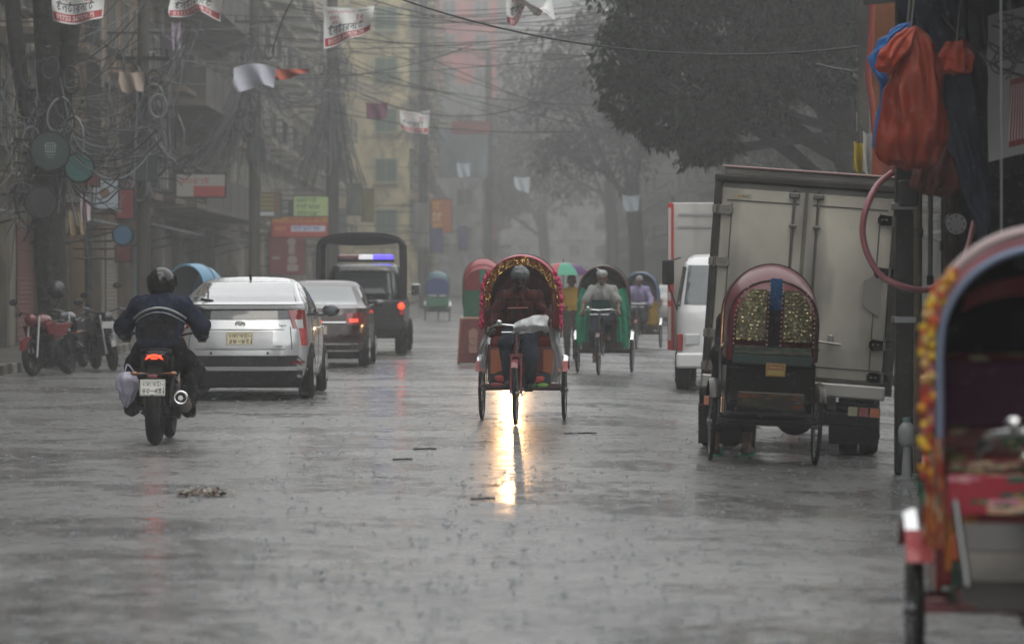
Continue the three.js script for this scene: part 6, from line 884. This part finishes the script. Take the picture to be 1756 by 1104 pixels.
board(344, 318, 84, 40, 84, 'red and grey shop board left of the white cloth banner', { color: 0x8a8a86, map: lines('#8d8c88', '#8a3a34', [[30, 40, '#94433c', 6]], (g, w, h) => { g.fillStyle = '#8f3230'; g.fillRect(90, 84, 166, 76); }) });
board(459, 352, 46, 44, 112, 'yellow striped board on the left of the green shop board', { color: 0x5c5636, map: canvasTexture(128, 128, (g) => { g.fillStyle = '#4c4a32'; g.fillRect(0, 0, 128, 128); g.fillStyle = '#8f8436'; for (let i = 0; i < 4; i++) g.fillRect(10, 8 + i * 22, 84, 9); g.fillStyle = '#b8bcc0'; g.fillRect(8, 98, 86, 18); g.fillStyle = '#6d3a2a'; g.fillRect(100, 6, 20, 90); }) });
board(533, 355, 60, 38, 114, 'pale green shop board with dark lettering', { color: 0x9fb878, map: lines('#a9bf82', '#3a5a3a', [[14, 34, null, 8], [62, 34, null, 8], [112, 34, null, 8]]) });
board(514, 389, 98, 36, 113, 'long red and orange shop board with a pale lettered band', { color: 0xa83426, map: canvasTexture(512, 192, (g, w, h) => { g.fillStyle = '#a5352a'; g.fillRect(0, 0, w, h); g.fillStyle = '#b0722c'; g.fillRect(0, 0, w, 56); script(g, ['ka', 'ra', 'na', ' ', 'la', 'e', 'ma', 'tta', ' ', 'na'], 150, 6, 44, '#8a3226', 0.14); g.fillStyle = '#c2c6d2'; g.fillRect(176, 84, 310, 56); script(g, ['ma', 'e', 'tta', ' ', 'ra', 'aa', 'na', ' ', 'ka', 'la'], 190, 92, 38, '#4a5aa0', 0.13); script(g, ['la', 'ra', 'na'], 24, 92, 44, '#c98a4a', 0.13); }) });
board(492, 434, 62, 74, 114, 'red shop front panel with pale figures under the long red board', { color: 0x7d2c2c, map: canvasTexture(192, 256, (g, w, h) => { g.fillStyle = '#7a2b2c'; g.fillRect(0, 0, w, h); g.fillStyle = '#a89a90'; g.beginPath(); g.arc(120, 60, 24, 0, 7); g.fill(); g.fillRect(104, 84, 34, 50); g.beginPath(); g.arc(124, 168, 26, 0, 7); g.fill(); g.fillRect(96, 196, 60, 40); g.fillStyle = '#9c8a80'; g.fillRect(16, 150, 40, 14); }), reach: 0.4 });
board(724, 388, 26, 82, 150, 'tall pale hanging board in the haze right of the pickup', { color: 0x9aa09c, reach: 3 });
board(757, 370, 36, 58, 150, 'orange and yellow board in the haze above the far teal rickshaw', { color: 0xa0673a, map: lines('#a0603c', '#c9a04a', [[10, 44, null, 4], [66, 44, '#d0c09a', 4], [116, 36, null, 5]]), reach: 4 });
board(748, 412, 20, 42, 146, 'small violet board below the orange one in the haze', { color: 0x6a64a0, reach: 3.4 });
board(794, 408, 14, 40, 160, 'slim violet pennant board right of the orange one', { color: 0x7a70a6, reach: 4 });
board(795, 262, 84, 84, 190, 'big blue grey hoarding in the haze above the hanging boards', { color: 0x8a97a0, reach: 4.5 });
board(808, 219, 66, 22, 188, 'faded red strip sign along the top of the blue grey hoarding', { color: 0xa04440, reach: 4.5 });
board(608, 342, 26, 54, 130, 'grey green board behind the cable skirt pole', { color: 0x6c7a70, reach: 3 });
board(630, 352, 20, 56, 132, 'narrow yellow board right of the cable skirt pole', { color: 0x8a8440, reach: 3.4 });
// wet papers and cloths among the cables at the left
cloths(146, 356, 18, 46, 59, { color: 0xb0a0a4, label: 'torn pinkish paper flapping beside the white emblem poster', flap: 0.12 });
cloths(132, 382, 30, 40, 60, { color: 0x8a7a60, label: 'stained yellow paper under the torn pinkish one', flap: 0.08 });
cloths(225, 140, 44, 34, 70, { color: 0x94867a, label: 'crumpled cloth caught in the cables of the first pole', flap: 0.1 });
// ---------------------------------------------------------------- right hand side: stall, poles, tarpaulins, hose
{
  const t = thing('roadside_stall', 'dark roadside stall hung with tarpaulins at the right edge', 'stall', [4.9, roadY(5), -25.5]);
  const dk = mat(0x0d0c0c, 0.9, 0, { map: grimeMap, specularIntensity: 0.2 });
  part('back_wall', metreUV(box(0.1, 4.4, 5.4, 1.25, 2.2, 0)), dk, t); part('end_wall', metreUV(box(2.3, 4.4, 0.1, 0.05, 2.2, -2.6)), dk, t);
  part('sheet_roof', metreUV(place(box(3.2, 0.05, 5.8), -0.25, 4.25, 0, 0, 0, 0.08)), mat(0x3a3a3a, 0.6, 0.3), t);
  for (const [x, z] of [[-1.15, 2.5], [-1.15, -2.4], [1.1, 2.5]]) part('post', rod([x, 0, z], [x, 4.2, z], 0.06), rust, t);
  for (const y of [0.8, 1.5]) part('shelf', box(0.9, 0.04, 4.6, 0.75, y, 0), dk, t);
  part('counter', metreUV(rbox(0.6, 0.9, 3.6, 0.03, -0.6, 0.45, -0.4)), dk, t);
}
{ const t = thing('street_pole', 'dark square steel pole standing beside the box truck', 'pole', [P(1551, 0, 27.4).x, roadY(3.3), -27.4]); part('shaft', metreUV(rbox(0.15, 5.2, 0.15, 0.02, 0, 2.6, 0)), mat(0x3d3b3a, 0.6, 0.3, { map: grimeMap }), t); part('clamp', [rbox(0.2, 0.06, 0.2, 0.01, 0, 1.3, 0), rbox(0.2, 0.06, 0.2, 0.01, 0, 2.25, 0)], steel, t); part('meter_box', rbox(0.16, 0.22, 0.12, 0.02, 0.02, 2.36, 0.12), mat(0x2b2b2b, 0.5), t); }
{ const t = thing('drain_pipe', 'pale cream vertical pipe right of the square steel pole', 'pipe', [P(1575, 0, 27.8).x, roadY(3.4), -27.8]); part('shaft', rod([0, 0, 0], [0, 4.8, 0], 0.035, 0.035, 12), wall(0x8a8468, 0.5), t); part('collar', [rod([0, 1.1, 0], [0, 1.2, 0], 0.045), rod([0, 2.0, 0], [0, 2.08, 0], 0.045)], wall(0x7a755e, 0.5), t); }
{ const t = thing('conduit_pipe', 'thin grey conduit pipe right of the cream pipe', 'pipe', [P(1596, 0, 27.9).x, roadY(3.5), -27.9]); part('shaft', rod([0, 0, 0], [0, 4.8, 0], 0.022, 0.022, 10), mat(0x6f7172, 0.5, 0.4), t); part('collar', [rod([0, 1.6, 0], [0, 1.68, 0], 0.03), rod([0, 2.4, 0], [0, 2.46, 0], 0.03)], darkMetal, t); }
{ const t = thing('conduit_pipe', 'black pipe farthest right in the row of pipes', 'pipe', [P(1622, 0, 28.2).x, roadY(3.6), -28.2]); part('shaft', rod([0, 0, 0], [0, 4.8, 0], 0.04, 0.04, 10), mat(0x1f1f20, 0.6), t); part('collar', rod([0, 1.9, 0], [0, 1.98, 0], 0.05), darkMetal, t); }
{ const b = P(1481, 0, 36), t = thing('concrete_post', 'grey concrete post rising behind the cream box truck', 'pole', [b.x, roadY(b.x), -36]); part('shaft', metreUV(rbox(0.12, 6, 0.12, 0.015, 0, 3, 0)), wall(0x63625f), t); part('paper_notice', rbox(0.13, 0.24, 0.01, 0.003, 0, 2.6, 0.07), mat(0x8f9a98, 0.6), t); }
solo('red_pipe', tube([P(1497, -30, 31), P(1494, 60, 31), P(1489, 130, 31), P(1496, 180, 31), P(1499, 226, 31)], 0.028, 30, 8), mat(0x8a4038, 0.5), 'dull red pipe hanging down left of the tarpaulins', 'pipe');
solo('pink_hose', tube([P(1530, 296, 26.6), P(1505, 318, 26.5), P(1485, 360, 26.4), P(1480, 400, 26.4), P(1490, 440, 26.4), P(1515, 475, 26.4), P(1555, 493, 26.4), P(1600, 494, 26.6), P(1650, 450, 26.8), P(1672, 380, 27)], 0.026, 80, 10), mat(0xa5656a, 0.35, 0, { clearcoat: 0.4 }), 'pink hose hanging in a big loop in front of the box truck', 'hose');
{ const b = P(1525, 90, 33), t = thing('orange_board', 'faded orange board behind the tarpaulins', 'board', b, -0.3); part('panel', metreUV(rbox(0.36, 1.2, 0.04, 0.01, 0, 0, 0)), mat(0x9c5a26, 0.6, 0, { map: grimeMap }), t); part('lower_panel', metreUV(rbox(0.3, 0.6, 0.04, 0.01, -0.02, -0.95, 0)), mat(0x97401f, 0.6, 0, { map: grimeMap }), t); part('backing_rod', rod([0.1, -1.3, -0.04], [0.1, 0.7, -0.04], 0.015), darkMetal, t); }
// tarpaulins: folded bundles hanging from the stall's roof edge
function tarp(label, pts, w, d, Z, color, folds = 6, extra = 0) { // pts: [px, py, scale] down the bundle
  const rows = pts.map(([px, py, s], i) => { const c = P(px, py, Z); return [...Array(72).keys()].map((j) => { const a = j / 72 * 6.283, q = s * (1.08 - 0.2 * Math.pow(Math.abs(Math.sin(a * folds / 2 + i * 0.22 + 0.5 * Math.sin(i * 0.9))), 0.6) + 0.1 * Math.sin(a * (folds + 4) - i * 0.6)); return V(c.x + Math.cos(a) * w / 2 * q, c.y, c.z + Math.sin(a) * d / 2 * q); }); });
  const c0 = P(pts[0][0], pts[0][1], Z), t = thing('tarpaulin', label, 'tarpaulin', c0, 0, 'tarpaulins hanging at the right edge'); const fine = []; for (let i = 0; i < rows.length - 1; i++) for (let k = 0; k < 4; k++) fine.push(rows[i].map((p, j) => p.clone().lerp(rows[i + 1][j], k / 4))); fine.push(rows[rows.length - 1]);
  const mid = fine[fine.length - 1].reduce((s, p) => s.add(p), V(0, 0, 0)).divideScalar(72), m2 = fine[0].reduce((s, p) => s.add(p), V(0, 0, 0)).divideScalar(72); fine.push(fine[fine.length - 1].map(() => mid)); fine.unshift(fine[0].map(() => m2));
  part('folded_sheet', loft(crumple(fine.map((r) => r.map((p) => p.clone().sub(c0))), 0.045, 16, 3), true, true), mat(color, 0.6, 0, { bumpMap: clothBump, bumpScale: 0.02 }), t);
  part('tie_rope', tube([V(0, -0.03, 0), V(0.04, 0.3, -0.05), V(0.15, 0.9, -0.1)], 0.008, 12, 5), mat(0x6d6a62, 0.7), t); return t;
}
tarp('orange tarpaulin bundle hanging in front, largest of the tarpaulins', [[1562, 48, 0.25], [1568, 80, 0.6], [1572, 130, 0.85], [1568, 190, 1.05], [1562, 240, 1.12], [1562, 276, 0.9], [1566, 288, 0.4]], 0.46, 0.4, 24.2, 0x8f3219, 6);
tarp('bright blue tarpaulin edge hanging left of the big orange bundle', [[1556, 38, 0.35], [1532, 62, 0.6], [1508, 100, 0.55], [1506, 124, 0.35], [1524, 150, 0.45], [1528, 200, 0.8], [1526, 250, 0.9], [1534, 280, 0.6]], 0.27, 0.3, 24.5, 0x1f62a4, 4);
tarp('dark blue tarpaulin hanging from the stall roof above the orange bundle', [[1590, -60, 1.2], [1598, 0, 1.1], [1610, 50, 0.9], [1630, 110, 0.6], [1650, 200, 0.6], [1670, 300, 0.45], [1684, 380, 0.3], [1690, 440, 0.22]], 0.52, 0.4, 25, 0x0b1730, 6);
tarp('orange tarpaulin lobe folded over at the top left of the big orange bundle', [[1562, 46, 0.3], [1545, 70, 0.8], [1530, 98, 0.9], [1518, 120, 0.6], [1514, 130, 0.25]], 0.24, 0.26, 24.1, 0xa23a20, 5);
tarp('small orange tarpaulin flap behind the big orange bundle', [[1640, 70, 0.5], [1638, 100, 0.9], [1634, 124, 1]], 0.3, 0.24, 24.55, 0xa8391f, 4);
tarp('brown red tarpaulin bag hanging low behind the big orange bundle', [[1618, 200, 0.3], [1624, 240, 0.8], [1616, 290, 1.1], [1608, 320, 1.05], [1606, 334, 0.6]], 0.42, 0.36, 25.2, 0x5a231b, 5);
tarp('black tarpaulin filling the top right corner', [[1700, -60, 1], [1706, 60, 1], [1712, 160, 0.9], [1724, 250, 0.6], [1730, 300, 0.3]], 0.62, 0.4, 25.8, 0x0b0b0c, 7);
{ const b = P(1742, 130, 24.8), t = thing('printed_poster', 'torn printed poster on the stall at the top right', 'poster', b, -0.2); part('paper', shell(crumple([...Array(8).keys()].map((i) => [...Array(6).keys()].map((j) => V((j / 5 - 0.5) * 0.42, (i / 7 - 0.5) * 1.1 - (1 - j / 5) * 0.1, 0))), 0.02, 6), 0.004), mat(0xffffff, 0.6, 0, { map: canvasTexture(128, 256, (g) => { g.fillStyle = '#8f8f8e'; g.fillRect(0, 0, 128, 256); g.fillStyle = '#7d2a33'; g.fillRect(50, 120, 78, 120); g.strokeStyle = '#3a3a3a'; g.lineWidth = 3; for (let i = 0; i < 22; i++) { g.beginPath(); g.moveTo(rnd() * 128, rnd() * 120); g.bezierCurveTo(rnd() * 128, rnd() * 120, rnd() * 128, rnd() * 120, rnd() * 128, rnd() * 120); g.stroke(); } for (let i = 0; i < 12; i++) { g.strokeStyle = '#b8b0b0'; g.beginPath(); g.moveTo(54 + i * 6, 130); g.lineTo(50 + i * 6, 230); g.stroke(); } }) }), t); part('backing', box(0.4, 0.9, 0.02, 0.02, 0, -0.05), darkMetal, t); }
{ const b = P(1640, 384, 27.6), t = thing('meter_dial', 'round white meter dial on the black pipe', 'meter', b); part('case', disc(0.1, 0.06, 0, 0, -0.02, 'z', 28), darkMetal, t); part('dial', disc(0.088, 0.01, 0, 0, 0.018, 'z', 28), mat(0xa8aaa8, 0.4), t); part('dial_marks', [...Array(8).keys()].map((i) => box(0.008, 0.02, 0.003, Math.sin(i * 0.785) * 0.065, Math.cos(i * 0.785) * 0.065, 0.0245, 0, 0, -i * 0.785)), blackPlastic, t); }
{ const b = P(1548, 0, 27.2), t = thing('water_jug', 'white plastic jug and stand by the foot of the steel pole', 'jug', [b.x - 0.02, roadY(3.3), -26.7]); part('stand', [rod([0, 0, 0], [0, 0.3, 0], 0.045, 0.03), rod([0, 0, 0], [0, 0.02, 0], 0.09)], mat(0x8d908f, 0.5), t); part('jug', new THREE.LatheGeometry([[0, 0.27], [0.04, 0.275], [0.066, 0.31], [0.072, 0.4], [0.06, 0.44], [0.028, 0.475], [0, 0.48]].map((p) => new THREE.Vector2(...p)), 20), mat(0xa3aaa8, 0.4, 0, { transmission: 0.2, thickness: 0 }), t); part('lid', disc(0.035, 0.03, 0, 0.495, 0, 'y', 16), mat(0x6f8a86, 0.5), t); }
cloths(1478, 268, 30, 50, 34, { color: 0x9a8a30, label: 'yellow cloth hanging over the box truck roof', flap: 0.14, group: 'cloths over the truck roof' });
cloths(1496, 262, 34, 70, 33.4, { color: 0xa8a8a4, label: 'white cloth hanging over the box truck roof', flap: 0.12, group: 'cloths over the truck roof' });
cable(P(1400, 110, 40), P(1756, 90, 30), 0.15, 0.01); cable(P(1580, -30, 25), P(1756, 130, 24), 0.15, 0.012); cable(P(1716, -40, 22), P(1718, 400, 22), 0.0, 0.008, 'pale cord hanging straight down at the right edge', paleCable, null);
// ---------------------------------------------------------------- litter on the road and rain splashes
{ const Z = 23.4, b = P(345, 0, Z), t = thing('leaf_litter', 'small heap of brown wet leaves on the road below the motorcycle', 'litter', [b.x, 0, -Z]); const mk = (n, c, w) => { const g = []; for (let i = 0; i < n; i++) { const L = rr(0.03, 0.07); g.push(place(shell([[V(-L / 2, 0, -L * 0.25), V(0, 0.012, -L * 0.35), V(L / 2, 0, -L * 0.2)], [V(-L / 2, 0, L * 0.25), V(0, 0.015, L * 0.3), V(L / 2, 0, L * 0.2)]], 0.002), rr(-w, w), rr(0.008, 0.03) , rr(-0.3, 0.3), rr(-0.4, 0.4), rr(0, 6), rr(-0.5, 0.5))); } return g; }; part('brown_leaves', mk(60, 0, 0.14), mat(0x4a3420, 0.5), t).userData.kind = 'stuff'; part('pale_scraps', mk(22, 0, 0.22), mat(0x8f8d84, 0.5), t).userData.kind = 'stuff'; }
for (const [px, py, L, label] of [[728, 772, 0.2, 'thin dark twig on the wet road right of the silver car'], [690, 790, 0.16, 'bent dark twig nearest the middle of the road'], [828, 858, 0.16, 'short dark scrap on the road in front of the middle rickshaw'], [995, 745, 0.32, 'long dark twig on the road right of the middle rickshaw']]) { const Z = EYE * FOCAL / (py - HORIZON), b = P(px, 0, Z); solo('twig', tube([V(b.x - L / 2, 0.01, -Z), V(b.x - L * 0.1, 0.016, -Z + 0.1), V(b.x + L * 0.2, 0.012, -Z - 0.05), V(b.x + L / 2, 0.014, -Z + 0.04)], 0.009, 14, 5), mat(0x1d1a17, 0.5), label, 'twig', 'twigs on the road'); }
{ // splashes: a ring of beads thrown up where a drop has struck
  const N = 22000, g = new THREE.IcosahedronGeometry(1, 0), im = new THREE.InstancedMesh(g, mat(0xb9c2c6, 0.08, 0, { transmission: 0.4, thickness: 0 }), N), q = new THREE.Quaternion(), m = new THREE.Matrix4(); let k = 0;
  while (k < N) { const Z = 12.5 + 60 * Math.pow(rnd(), 1.5), x = rr(Math.max(ROAD_L, -0.165 * Z), Math.min(ROAD_R, 0.165 * Z)), n = 3 + Math.floor(rnd() * 6), R = rr(0.006, 0.03), h = rr(0.004, 0.04); for (let i = 0; i < n && k < N; i++, k++) { const a = i / n * 6.283 + rnd(), s = rr(0.002, 0.0058); m.compose(V(x + Math.cos(a) * R, roadY(x) + 0.008 + h * rr(0.2, 1), -Z + Math.sin(a) * R), q, V(s, s * rr(1, 1.9), s)); im.setMatrixAt(k, m); } }
  im.name = 'rain_splashes'; im.userData = { kind: 'stuff', label: 'rain drops splashing up from the road', category: 'rain' }; scene.add(im);
}
{ // drops in the air
  const N = 26000, im = new THREE.InstancedMesh(new THREE.IcosahedronGeometry(1, 0), mat(0xc4ccd0, 0.06, 0, { transmission: 0.5, thickness: 0 }), N), m = new THREE.Matrix4(), q = new THREE.Quaternion();
  for (let k = 0; k < N; k++) { const Z = 9 + 50 * Math.pow(rnd(), 0.8), s = rr(0.0016, 0.003); m.compose(V(rr(-0.165, 0.165) * Z, rr(0.05, EYE + 0.088 * Z), -Z), q, V(s, s * 1.5, s)); im.setMatrixAt(k, m); }
  im.name = 'falling_rain'; im.userData = { kind: 'stuff', label: 'rain drops falling over the street', category: 'rain' }; scene.add(im);
}
scene.traverse((o) => { if (o.isMesh) { o.castShadow = true; o.receiveShadow = true; } });
renderer.render(scene, camera);
